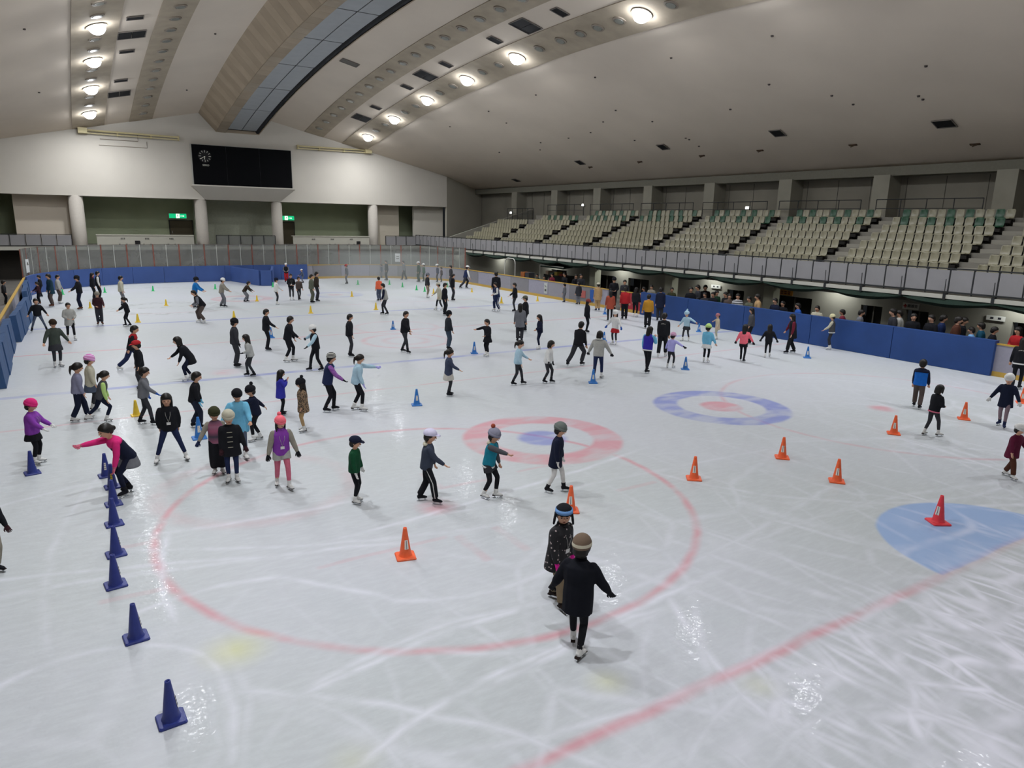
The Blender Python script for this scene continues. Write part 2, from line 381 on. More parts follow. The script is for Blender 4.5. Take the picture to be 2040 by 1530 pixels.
for k, y in enumerate(yy):
    t = dz_(y); 
    for (x, z) in ((6.5, t+.1), (7.66, t-1.28), (8.4, t-1.3), (8.42, t-1.12), (10.7, t-1.12), (10.8, t-1.28), (10.94, t-1.29), (12.0, t+.1)): core.v.append((x, y, z))
for k in range(len(yy)-1):
    for j in range(7):
        q = k*8+j; core.f.append((q, q+1, q+9, q+8))
core.f.append(tuple(range(8)))
obj('duct_core', core, darkj, duct)
for k in range(len(yy)-1):
    y1, y0 = yy[k], yy[k+1]
    for m_, (ya, yb) in enumerate(((y0, (y0+y1)/2), ((y0+y1)/2, y1))):
        obj('cladding_board', ductpiece(ya, yb, 0, 1), clad[(k*3+m_) % 3], duct)
        obj('cladding_board', ductpiece(ya, yb, 1, 2), clad[(k*2+m_+1) % 3], duct)
    obj('cladding_board', ductpiece(y0, y1, 6, 7), clad[k % 3], duct)
for k in range(12):
    y1 = 34.5-k*5.6; y0 = y1-5.55
    for xa, xb in ((8.45, 9.52), (9.58, 10.68)):
        g = G(); n = 4
        for j in range(n+1):
            y = y0+.04+(y1-y0-.08)*j/n; t = dz_(y)
            g.v += [(xa, y, t-1.16), (xb, y, t-1.16), (xb, y, t-1.2), (xa, y, t-1.2)]
        for j in range(n):
            for q in range(4): g.f.append((j*4+q, j*4+(q+1) % 4, j*4+4+(q+1) % 4, j*4+4+q))
        g.f += [(3, 2, 1, 0), (n*4, n*4+1, n*4+2, n*4+3)]
        obj('acoustic_panel', g, acous, duct)
g = G()
for y in (34.98,):
    t = dz_(y); g.hexa([(7.6, 34.9, t-1.35), (11.0, 34.9, t-1.35), (11.0, 35.0, t-1.35), (7.6, 35.0, t-1.35), (6.45, 34.9, t), (12.1, 34.9, t), (12.1, 35.0, t), (6.45, 35.0, t)])
obj('end_plate', g, clad[0], duct)

# ------------------------------------------------------------------ far wall, recess, deck
white_w = mat('wall_white', 'c2bdb3', .85, .2, noise=.03, nscale=.5)
g = G(); xs = [-16]+[-15+i*1.5 for i in range(30)]; xs = [x for x in xs if x < 28.7]+[28.75]
for x in xs: g.v += [(x, 35, 6.24), (x, 35.4, 6.24), (x, 35.4, roofz(x, 35.2)+.15), (x, 35, roofz(x, 35)+.15)]
for i in range(len(xs)-1):
    for k in range(4): g.f.append((i*4+k, i*4+(k+1) % 4, i*4+4+(k+1) % 4, i*4+4+k))
g.f += [(3, 2, 1, 0), tuple(len(g.v)-4+k for k in range(4))]
struct('wall_far', g, white_w)
greyw = mat('wall_grey', 'b9b5a8', .85, .2, noise=.06, nscale=.4)
greenw = mat('wall_greygreen', 'a2ab8e', .85, .2, noise=.08, nscale=.5)
beigew = mat('wall_beige', 'bdb5a5', .85, .2, noise=.05, nscale=.5)
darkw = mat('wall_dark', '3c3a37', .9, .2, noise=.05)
# angled wall between the white wall and the stand
g = G(); g.hexa([(28.75, 35.0, 2.3), (36, 38.2, 2.3), (36, 38.5, 2.3), (28.75, 35.4, 2.3), (28.75, 35.0, roofz(28.75, 35)+.1), (36, 38.2, roofz(36, 38)+.6), (36, 38.5, roofz(36, 38)+.6), (28.75, 35.4, roofz(28.75, 35)+.1)])
struct('wall_corner', g, greyw)
struct('wall_back', G().box((-16, 39, 2.4), (29, 39.3, 6.6)), greenw)
# soffit of the recess
struct('ceiling_recess', G().box((-16, 35.4, 6.26), (29, 39.3, 6.45)), beigew)
# light partitions in the recess
struct('wall_partition', G().box((-16, 36.8, 2.5), (-8.3, 37.1, 6.26)), beigew)
struct('wall_partition.001', G().box((-6.9, 36.4, 2.5), (-3.0, 36.7, 6.26)), mat('wall_beige2', 'c9bfb0', .85))
struct('wall_partition.002', G().box((21.7, 36.4, 2.5), (24.2, 36.7, 6.26)), beigew)
struct('wall_partition.003', G().box((25.6, 36.0, 2.5), (28.8, 36.3, 6.26)), mat('wall_beige3', 'c9c5ba', .85))
struct('wall_partition.004', G().box((5.9, 38.3, 2.5), (12.6, 38.6, 6.26)), mat('wall_grey4', 'a3a796', .85, noise=.06))
# doors under the exit signs
for i, (xa, xb) in enumerate(((4.0, 5.75), (13.0, 14.6))):
    d = struct('door_%d' % (i+1), G().box((xa, 38.86, 2.5), (xb, 38.98, 4.45)), mat('door_brown', '4b4433', .7))
    obj('frame', G().box((xa-.08, 38.84, 2.5), (xa, 39, 4.53)).box((xb, 38.84, 2.5), (xb+.08, 39, 4.53)).box((xa-.08, 38.84, 4.45), (xb+.08, 39, 4.53)), mat('door_frame', '2f2f28', .7), d)
    obj('handle', G().box((xa+.1, 38.8, 3.4), (xa+.14, 38.86, 3.6)), mat('steel', 'b0b0b0', .3, metal=1), d)
# columns
for i, (x, r) in enumerate(((-2.85, .50), (6.05, .47), (12.25, .46), (21.15, .46))):
    g = G().loft([(x, 35.45, -.06), (x, 35.45, 6.26)], [(r, r)]*2, 24, u=(1, 0, 0))
    o = obj('column', g, mat('column_white', 'b3ada4', .7, noise=.03), smooth=False)
    o.data.polygons.foreach_set('use_smooth', [len(p_.vertices) == 4 for p_ in o.data.polygons])
    tag(o, ['round white column nearest the left end of the upper deck', 'round white column left of the grey-green middle bay', 'round white column right of the middle bay below the scoreboard', 'round white column nearest the stand on the upper deck'][i], 'column', 'columns on the far deck')
# deck
struct('floor_deck', G().box((-16, 34.1, 2.28), (25.2, 39, 2.5)), mat('deck_grey', '77746e', .8))
struct('trim_deck', G().box((-16, 33.98, 2.2), (25.2, 34.1, 2.44)), mat('strip_white', 'b9b8ae', .7))
struct('wall_underdeck', G().box((-5.9, 35.9, -.06), (36, 36.1, 2.28)), mat('wall_under', 'a39f94', .85, noise=.1, nscale=.6))
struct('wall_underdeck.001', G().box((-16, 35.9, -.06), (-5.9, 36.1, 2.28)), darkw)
# desks
desk_m = mat('desk_white', 'a9a79c', .7)
for i, (xa, xb) in enumerate(((-1.75, 5.2), (13.3, 20.35))):
    t = thing('reception_counter', ['long off-white counter on the far deck, left of the middle bay', 'long off-white counter on the far deck, right of the middle bay'][i], 'counter', ((xa+xb)/2, 34.5, 2.5))
    h_ = (xb-xa)/2
    obj('counter_front', G().box((-h_, -.08, 0), (h_, .02, .82)), desk_m, t)
    obj('counter_top', G().box((-h_-.03, -.12, .8), (h_+.03, .45, .86)), mat('desk_top', 'b9b7ab', .6), t)
    for f in (-.5, 0, .52):
        g = G()
        for q in range(3): g.box((f*h_*.98-.14+q*.11, -.1, .5), (f*h_*.98-.07+q*.11, -.08, .62))
        g.box((f*h_*.98-.3, -.1, .08), (f*h_*.98-.2, -.08, .16)).box((f*h_*.98+.2, -.1, .08), (f*h_*.98+.3, -.08, .16))
        obj('number_marks', g, mat('grey_mark', '5a5a55', .8), t)
    xs_ = -.1 if i == 0 else .35
    obj('speaker_grille', G().box((xs_*h_*2-.18, -.14, -.02), (xs_*h_*2+.18, -.08, .4)), mat('black', '151516', .6), t)
# deck railings
darkmetal = mat('dark_metal', '26282a', .5, .4)
frost = mat('frosted_panel', '8a898b', .55, .3, noise=.04, nscale=2)
def railing(name, label, a, b, z0, h, pitch, panelm, railm):
    a = np.array(a, float); b = np.array(b, float); Ln = np.linalg.norm(b-a); n = max(1, round(Ln/pitch)); rz = math.atan2(b[1]-a[1], b[0]-a[0])
    t = thing(name, label, 'railing', (a[0], a[1], z0), rz)
    p_ = Ln/n
    pg = G().box((.03, -.015, .06), (p_-.03, .015, h-.05)).mesh('panel'); pg.materials.append(panelm)
    sg = G().box((-.022, -.04, -.05), (.022, .04, h)).mesh('post'); sg.materials.append(railm)
    for i in range(n):
        o = obj('panel', pg, None, t); o.location = (i*p_, 0, 0)
    for i in range(n+1):
        o = obj('post', sg, None, t); o.location = (i*p_, -.02, 0)
    obj('top_rail', G().box((0, -.03, h-.02), (Ln, .03, h+.03)), railm, t); obj('bottom_rail', G().box((0, -.03, 0), (Ln, .03, .06)), railm, t)
    return t
railing('deck_railing', 'grey panelled railing at the left end of the far deck', (-16, 34.2), (-3.4, 34.2), 2.5, .85, 1.0, frost, darkmetal)
railing('deck_railing', 'grey panelled railing in the middle bay of the far deck', (6.9, 34.2), (11.7, 34.2), 2.5, .85, 1.0, mat('panel_dim', '6f716c', .6), darkmetal)
railing('deck_railing', 'grey panelled railing at the right end of the far deck beside the stand', (21.9, 34.2), (25.0, 34.2), 2.5, .9, .9, frost, darkmetal)
# exit signs
green_l = mat('exit_green', '10b878', .4, emit=1.1); white_l = mat('exit_white', 'e8ffe8', .4, emit=1.6)
for i, (xa, xb, z0) in enumerate(((3.95, 5.35, 4.66), (13.15, 14.65, 4.66))):
    t = thing('exit_sign', ['lit green exit sign over the left door of the far deck', 'lit green exit sign half hidden by the column right of the middle bay'][i], 'sign', (xa, 38.72, z0))
    w_ = xb-xa
    obj('housing', G().box((0, 0, 0), (w_, .28, .42)), mat('sign_box', 'c8c8c0', .6), t)
    obj('face', G().box((.02, -.02, .02), (w_-.02, 0, .40)), green_l, t)
    cx = w_*.5
    obj('white_field', G().box((cx-.14, -.025, .03), (cx+.14, -.02, .39)), white_l, t)
    g = G(); g.box((cx-.03, -.035, .28), (cx+.03, -.025, .34))
    for a_, b_ in (((cx, .28), (cx-.02, .17)), ((cx-.02, .17), (cx-.1, .07)), ((cx-.02, .17), (cx+.07, .1)), ((cx+.07, .1), (cx+.05, .04)), ((cx, .26), (cx+.08, .2)), ((cx, .26), (cx-.07, .22))):
        g.tube([(a_[0], -.03, a_[1]), (b_[0], -.03, b_[1])], .014, 5)
    obj('running_figure', g, mat('exit_dark', '0a6040', .5), t)
    obj('arrow', G().box((cx+.2, -.03, .19), (cx+.42, -.02, .23)).add([(cx+.42, -.03, .14), (cx+.42, -.03, .28), (cx+.52, -.03, .21), (cx+.42, -.02, .14), (cx+.42, -.02, .28), (cx+.52, -.02, .21)], [(0, 2, 1), (3, 4, 5), (0, 1, 4, 3), (1, 2, 5, 4), (2, 0, 3, 5)]), white_l, t)
# scoreboard
t = thing('scoreboard', 'large black scoreboard with a clock on the white far wall', 'scoreboard', (9.5, 35, 7.35))
obj('cabinet', G().box((-4.0, -.55, 0), (4.0, 0, 3.22)), mat('score_side', 'a8a8a2', .7), t)
obj('display', G().box((-3.95, -.62, .05), (3.95, -.55, 3.18)), mat('score_black', '040508', .7, .1), t)
g = G().hexa([(-3.1, -.02, -1.1), (3.0, -.02, -1.1), (3.0, 0, -1.1), (-3.1, 0, -1.1), (-4.15, -1.0, -.06), (4.1, -1.0, -.06), (4.1, 0, -.06), (-4.15, 0, -.06)])
obj('ledge', g, white_w, t); obj('ledge_edge', G().box((-4.15, -1.02, -.06), (4.1, 0, .04)), white_w, t)
for x in (-1.35, 1.3): obj('panel_seam', G().box((x-.01, -.632, .06), (x+.01, -.62, 3.16)), mat('seam_grey', '14151a', .5), t)
clk = obj('clock', G().loft([(-3.0, -.63, 2.3), (-3.0, -.64, 2.3)], [(.5, .5)]*2, 24, u=(1, 0, 0)), mat('clock_black', '0c0d10', .5), t)
g = G(); cw = mat('clock_white', 'ddddd0', .5)
for k in range(12):
    a = k*PI/6; r0, r1 = (.29, .46) if k % 3 == 0 else (.33, .46)
    g.tube([(-3.0+math.sin(a)*r0, -.65, 2.3+math.cos(a)*r0), (-3.0+math.sin(a)*r1, -.65, 2.3+math.cos(a)*r1)], .018, 5)
obj('hour_marks', g, cw, clk)
obj('hour_hand', G().tube([(-3.0, -.66, 2.3), (-3.0-.05, -.66, 2.3-.25)], .025, 5), cw, clk)
obj('minute_hand', G().tube([(-3.0, -.67, 2.3), (-3.0-.33, -.67, 2.3-.22)], .02, 5), cw, clk)
def text(name, body, size, loc, rot, m, parent=None, ext=.003, align='CENTER', width=1.0):
    cu = bpy.data.curves.new(name, 'FONT'); cu.body = body; cu.size = size; cu.extrude = ext; cu.align_x = align; cu.align_y = 'CENTER'
    o = bpy.data.objects.new(name, cu); COL.objects.link(o)
    bpy.context.view_layer.update()
    me = bpy.data.meshes.new_from_object(o.evaluated_get(bpy.context.evaluated_depsgraph_get())); bpy.data.objects.remove(o)
    me.materials.clear(); me.materials.append(m)
    q = bpy.data.objects.new(name, me); COL.objects.link(q); q.location = loc; q.rotation_euler = rot; q.scale = (width, 1, 1)
    if parent: q.parent = parent
    return q
text('maker_lettering', 'SEIKO', .19, (-2.97, -.645, 1.6), (PI/2, 0, 0), cw, t)
# light bars on the far wall
creamy = mat('cream_metal', 'c9bd92', .5)
for i, (xa, xb, s_) in enumerate(((-1.9, 4.7, 1), (20.55, 14.2, -1))):
    t = thing('wall_light_bar', ['cream boxed rail fixed high on the white wall, left of the scoreboard', 'cream boxed rail fixed high on the white wall, right of the scoreboard'][i], 'rail', (xa, 34.6, 11.0))
    L_ = abs(xb-xa)
    obj('end_box', G().box((-.3, -.15, -.2), (.3, .4, .2)), creamy, t)
    obj('rail_tube', G().tube([(s_*.25, .1, .05), (s_*L_, .1, .0)], .07, 8), creamy, t); obj('rail_tube', G().tube([(s_*.25, .1, -.16), (s_*L_, .1, -.2)], .04, 6), creamy, t)
    for q in (.35, .7, 1): obj('bracket', G().box((s_*L_*q-.05, .1, -.24), (s_*L_*q+.05, .42, .1)), creamy, t)
    if i == 0: obj('conduit', G().tube([(1.1, .37, -.5), (3.7, .37, -.5), (3.7, .37, -.05)], .03, 5).tube([(1.0, .37, -.95), (4.3, .37, -.95), (4.3, .37, -.5)], .025, 5), mat('conduit_brown', '8d8478', .6), t)

# ------------------------------------------------------------------ ceiling fittings
lens_on = mat('lamp_lens_lit', 'f4f8ff', .3, emit=60); lens_off = mat('lamp_lens_unlit', '8a8b84', .25, .5); ring_m = mat('lamp_ring', '8f8578', .6)
def disc_thing(name, label, x, y, on, group, r=.40):
    t = thing(name, label, 'ceiling light', (x, y, roofz(x, y)-.045), 0, group)
    nx = (roofz(x+.1, y)-roofz(x-.1, y))/.2; ny = (roofz(x, y+.1)-roofz(x, y-.1))/.2
    t.rotation_euler = (math.atan(ny), -math.atan(nx), 0)
    n = 20; g = G()
    for k in range(n):
        a = 2*PI*k/n
        for rr, z in ((r+.09, 0), (r+.09, -.05), (r, -.06), (r, -.0)): g.v.append((rr*math.cos(a), rr*math.sin(a), z))
    for k in range(n):
        for q in range(4): g.f.append((k*4+q, ((k+1) % n)*4+q, ((k+1) % n)*4+(q+1) % 4, k*4+(q+1) % 4))
    obj('trim_ring', g, ring_m, t)
    if on: obj('lens', G().ell((0, 0, -.06), (r, r, .36), 18, 9), lens_on, t, smooth=True)  # lit dome made oversized to imitate the bloom round the lamp
    else: obj('lens', G().loft([(0, 0, -.0), (0, 0, -.07)], [(r, r), (r*.9, r*.9)], n, u=(1, 0, 0)), lens_off, t)
    return t
ordn = ['nearest the far wall', 'second from the far wall', 'third from the far wall', 'fourth from the far wall', 'fifth from the far wall', 'sixth from the far wall']
for i, y in enumerate(LAMP_R[:7]): disc_thing('ceiling_lamp', 'lit round ceiling lamp %s, right-hand row' % (ordn[i] if i < 6 else 'seventh from the far wall'), 19.27, y, True, 'lit lamps of the right-hand row')
for i, y in enumerate(LAMP_L[:6]): disc_thing('ceiling_lamp', 'lit round ceiling lamp %s, left-hand row' % ordn[i], -1.46, y, True, 'lit lamps of the left-hand row')
nth = 'first second third fourth fifth sixth seventh eighth ninth tenth eleventh twelfth thirteenth fourteenth fifteenth sixteenth seventeenth eighteenth nineteenth'.split()
for x, lb, n_, ys_ in ((19.27, 'right-hand row of lit lamps', 'outer right', [29.2, 27.2, 23.2, 21.2, 17.2, 15.2, 11.2, 9.2, 4.9, 2.9, 1.2, -.2, -1.8, -5.2]),
                  (15.6, 'beige band right of the duct', 'inner right', [33-2*i for i in range(19)]),
                  (2.15, 'beige band left of the duct', 'inner left', [33-2*i for i in range(12)]),
                  (-1.46, 'left-hand row of lit lamps', 'outer left', [29.2, 27.2, 23.2, 21.2, 17.2, 15.2, 11.2, 9.2])):
    for q_, y in enumerate(ys_): disc_thing('unlit_downlight', 'unlit round downlight, %s from the far wall, %s' % (nth[q_], lb), x, y, False, 'unlit downlights, '+n_+' band', .24)
black_v = mat('vent_black', '17171a', .8); vent_fr = mat('vent_frame', '77706a', .8)
def vent(x, y, w_, l_, label, panels=1, m=None, name='ceiling_vent'):
    t = thing(name, label, 'vent', (x, y, roofz(x, y)-.03))
    nx = (roofz(x+.1, y)-roofz(x-.1, y))/.2; ny = (roofz(x, y+.1)-roofz(x, y-.1))/.2
    t.rotation_euler = (math.atan(ny), -math.atan(nx), 0)
    g = G().box((-w_/2-.04, -l_/2-.04, -.035), (w_/2+.04, -l_/2, 0)).box((-w_/2-.04, l_/2, -.035), (w_/2+.04, l_/2+.04, 0)).box((-w_/2-.04, -l_/2, -.035), (-w_/2, l_/2, 0)).box((w_/2, -l_/2, -.035), (w_/2+.04, l_/2, 0))
    obj('vent_frame', g, vent_fr, t)
    for q in range(panels):
        a = -w_/2+w_*q/panels+.015; b = -w_/2+w_*(q+1)/panels-.015
        obj('vent_panel', G().box((a, -l_/2+.01, -.022), (b, l_/2-.01, -.002)), m or black_v, t)
for i, y in enumerate((3.5, 15.6, 27.75)): vent(17.45, y, 1.25, 1.25, 'large square black vent %s on the right of the duct' % ['nearest to the camera', 'in the middle', 'nearest the far wall'][i], 2)
for i, y in enumerate((15.45, 27.6)): vent(.3, y, 1.35, 1.2, 'large square black vent left of the duct, %s' % ['nearer the camera', 'nearer the far wall'][i], 2)
for i, y in enumerate((.5, 6.65, 12.65, 18.7, 24.6)): vent(17.47, y, .75, .5, 'small black vent right of the duct, %s from the camera' % ['first', 'second', 'third', 'fourth', 'fifth'][i])
for i, y in enumerate((12.5, 18.55, 24.6)): vent(.25, y, .75, .45, 'small black vent left of the duct, %s from the camera' % ['first', 'second', 'third'][i])
vent(13.25, 18.3, 1.1, .6, 'grey louvred vent beside the duct in the right ceiling slope', 1, mat('vent_grey', '6b6761', .8))
for i, (x, y, w_, n_) in enumerate(((30.0, -11.7, 1.1, 2), (29.5, -3.2, .9, 1), (29.6, 5.7, .8, 1), (30.2, 15.3, .8, 1), (31.75, 26.9, .8, 1))):
    vent(x, y, .6, w_*.75, 'black hatch low on the ceiling above the stand, %s from the right edge' % ['first', 'second', 'third', 'fourth', 'fifth'][i], 1)
for i, (x, y) in enumerate(((31.9, -12.2), (31.2, -6.6), (31, -.9), (31, 3.6), (31, 9.4), (31, 15))):
    o = obj('ceiling_hook', G().box((-.06, -.22, -.04), (.06, .22, 0)).tube([(0, -.12, -.04), (0, .1, -.12)], .025, 5), mat('rust_brown', '4a3a2c', .8)); o.location = (x, y, roofz(x, y)-.01)
    o.rotation_euler = (0, -math.atan((roofz(x+.1, y)-roofz(x-.1, y))/.2), 0)
    tag(o, 'small brown fitting low on the ceiling above the stand, %s from the right edge' % ordn[i].split(' ')[0].replace('nearest', 'first'), 'ceiling fitting')
rd = random.Random(3); spots = [(-4.4, 10.9), (-4.25, 24.1), (4.7, 16.6), (4.7, 28.6)]+[(x, y) for x in (22.5, 27) for y in (-8, -2, 4, 10, 16, 22)]+[(rd.uniform(24, 30), rd.uniform(-14, 22)) for _ in range(14)]
for x, y in spots:
    o = obj('sprinkler_head', G().loft([(0, 0, .0), (0, 0, -.06)], [(.07, .07), (.05, .05)], 8, u=(1, 0, 0)), mat('sprinkler', '4a4340', .7)); o.location = (x, y, roofz(x, y)-.0)
    tag(o, 'tiny dark sprinkler head on the pale ceiling slope', 'sprinkler', 'sprinkler heads on the ceiling')

# ------------------------------------------------------------------ right stand
conc = mat('stand_concrete', '7a776f', .9, noise=.08, nscale=1.2); concd = mat('stand_dark', '56544f', .9, noise=.08, nscale=1)
g = G()
for r in range(8):
    x = 25.55+.8*r; z = 2.95+.367*r
    g.box((x-.35, -26, 2.45), (x+.47 if r < 7 else 36, 27.2 if r < 6 else 22, z))
g.box((25.0, -26, 2.45), (25.6, 27.2, 2.65))
struct('floor_terrace', g, conc)
# aisle steps
t = thing('aisle_stairs', 'concrete half steps in the aisles between the seat blocks', 'steps', (25.2, 0, 2.95))
sm_ = G().box((.42, -.42, 0), (.8, .42, .17)).mesh('step'); sm_.materials.append(mat('step_light', '8d8a80', .9))
for k in range(-2, 7):
    for r in range(7):
        o = obj('step', sm_, None, t); o.location = (.8*r, -15.37+5.95*k, .367*r)
seat_c = mat('seat_cream', '827e69', .35, .5); seat_g = mat('seat_green', '11432a', .4, .5); leg_d = mat('seat_bracket', '24221f', .6)
def seat_mesh(m, nm):
    g = G()
    # shell: curved sheet with thickness, seat to back
    prof_ = [(-.20, .02, .15), (-.16, 0, .17), (0, -.012, .18), (.13, 0, .175), (.18, .06, .17), (.21, .2, .178), (.235, .36, .17), (.24, .40, .13)]
    for off in (0, .025):
        for (y, z, wd) in prof_:
            for u, lift in ((-1, .03), (-.8, .005), (0, 0), (.8, .005), (1, .03)):
                bk = z > .05
                g.v.append((y+(off if bk else 0)-(lift if bk else 0), u*wd, z+(lift if not bk else 0)-(0 if bk else off)))
    a = len(prof_)*5
    for i in range(len(prof_)-1):
        for j in range(4):
            q = i*5+j; g.f.append((q, q+5, q+6, q+1)); g.f.append((a+q, a+q+1, a+q+6, a+q+5))
        for j, fl in ((0, 0), (4, 1)):
            q = i*5+j; g.f.append((q, a+q, a+q+5, q+5) if not fl else (q, q+5, a+q+5, a+q))
    for i in (0, len(prof_)-1):
        for j in range(4):
            q = i*5+j; g.f.append((q, q+1, a+q+1, a+q) if i == 0 else (q+1, q, a+q, a+q+1))
    me = g.mesh(nm, True); me.materials.append(m); return me
shell = {0: seat_mesh(seat_c, 'shell'), 1: seat_mesh(seat_g, 'shell')}
brk = G().box((-.1, -.02, -.3), (.1, .02, -.02)).box((-.05, -.2, -.05), (.05, .2, -.02)).mesh('bracket'); brk.materials.append(leg_d)
words = ['first', 'second', 'third', 'fourth', 'fifth', 'sixth', 'seventh', 'eighth', 'ninth', 'tenth', 'eleventh', 'twelfth']
PAT = [1, 0, 1, 0, 0, 1, 0, 1, 0, 0, 1, 0]
blockname = {-1: 'block cut by the right edge', 0: 'block nearest the right edge', 1: 'second whole block', 2: 'third whole block', 3: 'fourth whole block'}
far_g = {0: G(), 1: G()}; count = 0
shv = {c: ([tuple(v.co) for v in shell[c].vertices], [tuple(p_.vertices) for p_ in shell[c].polygons]) for c in (0, 1)}
for k in range(-1, 7):
    for r in range(7):
        if k == 6 and r > 4: continue
        if k == 5 and r > 5: continue
        for i in range(12):
            y = -14.86+5.95*k+.2+i*.41; x = 25.75+.8*r; z = 2.95+.367*r+.33
            if k == -1 and (x+3.78)/(y+29.7) > math.tan(_ya+.635)+.0: continue
            c = 1 if (r == 6 and PAT[(11-i)]) or (r == 5 and PAT[(i+k) % 12]) else 0
            if k <= 2 or (k == 3 and r < 7 and count < 299):
                count += 1
                t = thing('stadium_seat', '%s shell seat, %s from right, %s row up, %s' % ('dark green' if c else 'cream', words[i], words[r], blockname[k]), 'seat', (x, y, z), 0, 'shell seats of the right-hand stand')
                obj('shell', shell[c], None, t); obj('bracket', brk, None, t)
            else:
                v, f = shv[c]; far_g[c].add([(a_[0]+x, a_[1]+y, a_[2]+z) for a_ in v], f)
t = thing('far_seats', 'distant cream and green shell seats at the far end of the stand', 'seats'); t['kind'] = 'stuff'
for c in (0, 1):
    o = obj('cream_seats' if c == 0 else 'green_seats', far_g[c], (seat_c, seat_g)[c], t); o['kind'] = 'stuff'
# dark bars added for the dark gap line under each seat row
g = G()
for k in range(-1, 7):
    for r in range(7):
        if (k == 6 and r > 4) or (k == 5 and r > 5): continue
        y = -14.86+5.95*k; x = 25.75+.8*r; z = 2.95+.367*r
        g.box((x-.2, y, z+.13), (x-.12, y+4.94, z+.27)); g.box((x+.12, y, z+.1), (x+.2, y+4.94, z+.3))
tag(obj('row_gap_bars', g, leg_d), 'dark bars along the gaps under the seat rows in the stand', 'seat bars')
struct('wall_right', G().box((34, -37, 2.3), (34.3, 39, 8.2)), mat('wall_r', '7f7b70', .9, noise=.1, nscale=.6))
struct('trim_eave', G().box((33.0, -37, 7.65), (34.05, 38, 8.12)), mat('eave', '6f6d62', .9, noise=.05))
for i, y in enumerate((29.0, 22.4, 16.45, 10.5, 4.55, -1.4, -7.35, -13.3, -19.3)):
    o = obj('wall_pillar', G().box((32.9, y-.45, 5.2), (34.1, y+.45, 7.7)), mat('pillar_c', '8b887c', .9, noise=.08, nscale=1))
    tag(o, 'square concrete pillar on the back wall of the stand, %s from the far end' % words[i], 'pillar', 'pillars behind the stand')
    # wall joints
g = G()
for y in np.arange(-20, 30, 1.98): g.box((33.985, y-.012, 5.3), (34.0, y+.012, 7.6))
struct('trim_joints', g, mat('joint', '4b4944', .9))
def piperail(label, y0, y1, x, z, h=.9, n=4, drop=False):
    t = thing('pipe_railing', label, 'railing', (x, y0, z))
    L_ = y1-y0
    obj('hand_rail', G().tube([(0, 0, h), (0, L_, h)], .025, 6), darkmetal, t); obj('mid_rail', G().tube([(0, 0, h*.5), (0, L_, h*.5)], .018, 5), darkmetal, t)
    for i in range(n+1): obj('post', G().tube([(0, L_*i/n, 0), (0, L_*i/n, h)], .022, 6), darkmetal, t)
piperail('thin pipe railing at the top of the stand, far corner', 22.8, 27.1, 31.0, 5.15, .95, 5)
for i in range(6):
    y = 16.9-i*5.95; piperail('thin pipe railing behind the top seat row, %s bay from the far end' % words[i+1], y-.1, y+5.0, 31.9, 5.51, .9, 4)
# sloping parapet at the far end
g = G().hexa([(25.1, 27.2, 2.5), (33.8, 27.2, 2.5), (33.8, 27.5, 2.5), (25.1, 27.5, 2.5), (25.1, 27.2, 3.5), (33.8, 27.2, 6.1), (33.8, 27.5, 6.1), (25.1, 27.5, 3.5)])
tag(obj('stair_parapet', g, mat('parapet', '85837a', .85)), 'sloping concrete parapet at the far end of the stand', 'parapet')
# small guide lights
for i, (x, y, z) in enumerate(((31.5, 27.1, 5.75), (33.9, 19.4, 6.45), (33.9, 2.0, 6.1), (31.2, -15.6, 5.9))):
    t = thing('guide_light', 'small bright white guide light on the stand, %s from the far end' % words[i], 'light', (x, y, z))
    obj('light_box', G().box((-.12, -.1, -.09), (.1, .1, .09)), mat('sign_box', 'c8c8c0', .6), t); obj('light_face', G().box((-.15, -.12, -.08), (-.12, .12, .08)), mat('guide_lit', 'ffffff', .4, emit=6), t)
# balustrade, strip, netting
railing('stand_balustrade', 'long balustrade of frosted grey panels along the front of the stand', (25.0, -24.0), (25.0, 34.2), 2.58, .92, .86, frost, darkmetal)
t = thing('lamp_strip', 'pale strip of short lengths hung under the stand balustrade', 'trim', (24.9, -24, 2.36))
for i in range(34):
    obj('strip_length', G().box((-.03, i*1.72+.05, 0), (.06, i*1.72+1.67, .15)), mat('strip_white', 'b9b8ae', .7), t)
    obj('strip_bracket', G().box((-.06, i*1.72-.05, -.04), (.1, i*1.72+.05, .2)).tube([(-.05, i*1.72, .1), (-.08, i*1.72+.0, .75)], .015, 5), darkmetal, t)
g = G(); n = 0
for i in range(330):
    y = -24+i*.16; ph = (y % 3.44)/3.44; sag = .1+.24*4*ph*(1-ph); x = 24.92+.1*math.sin(i*.7)*.3
    g.v += [(x, y, 2.35), (x-.05-.3*4*ph*(1-ph)*.3, y, 2.36-sag*.6), (x+.05, y, 2.36-sag), (x+.09, y, 2.36-sag*.9), (x+.1, y, 2.35)]
    if i:
        for q in range(5): a = (i-1)*5; g.f.append((a+q, a+(q+1) % 5, a+5+(q+1) % 5, a+5+q))
tag(obj('safety_net', g, mat('net_green', '1e2f27', .9, noise=.2, nscale=20)), 'dark green netting gathered in swags under the front of the stand', 'netting')
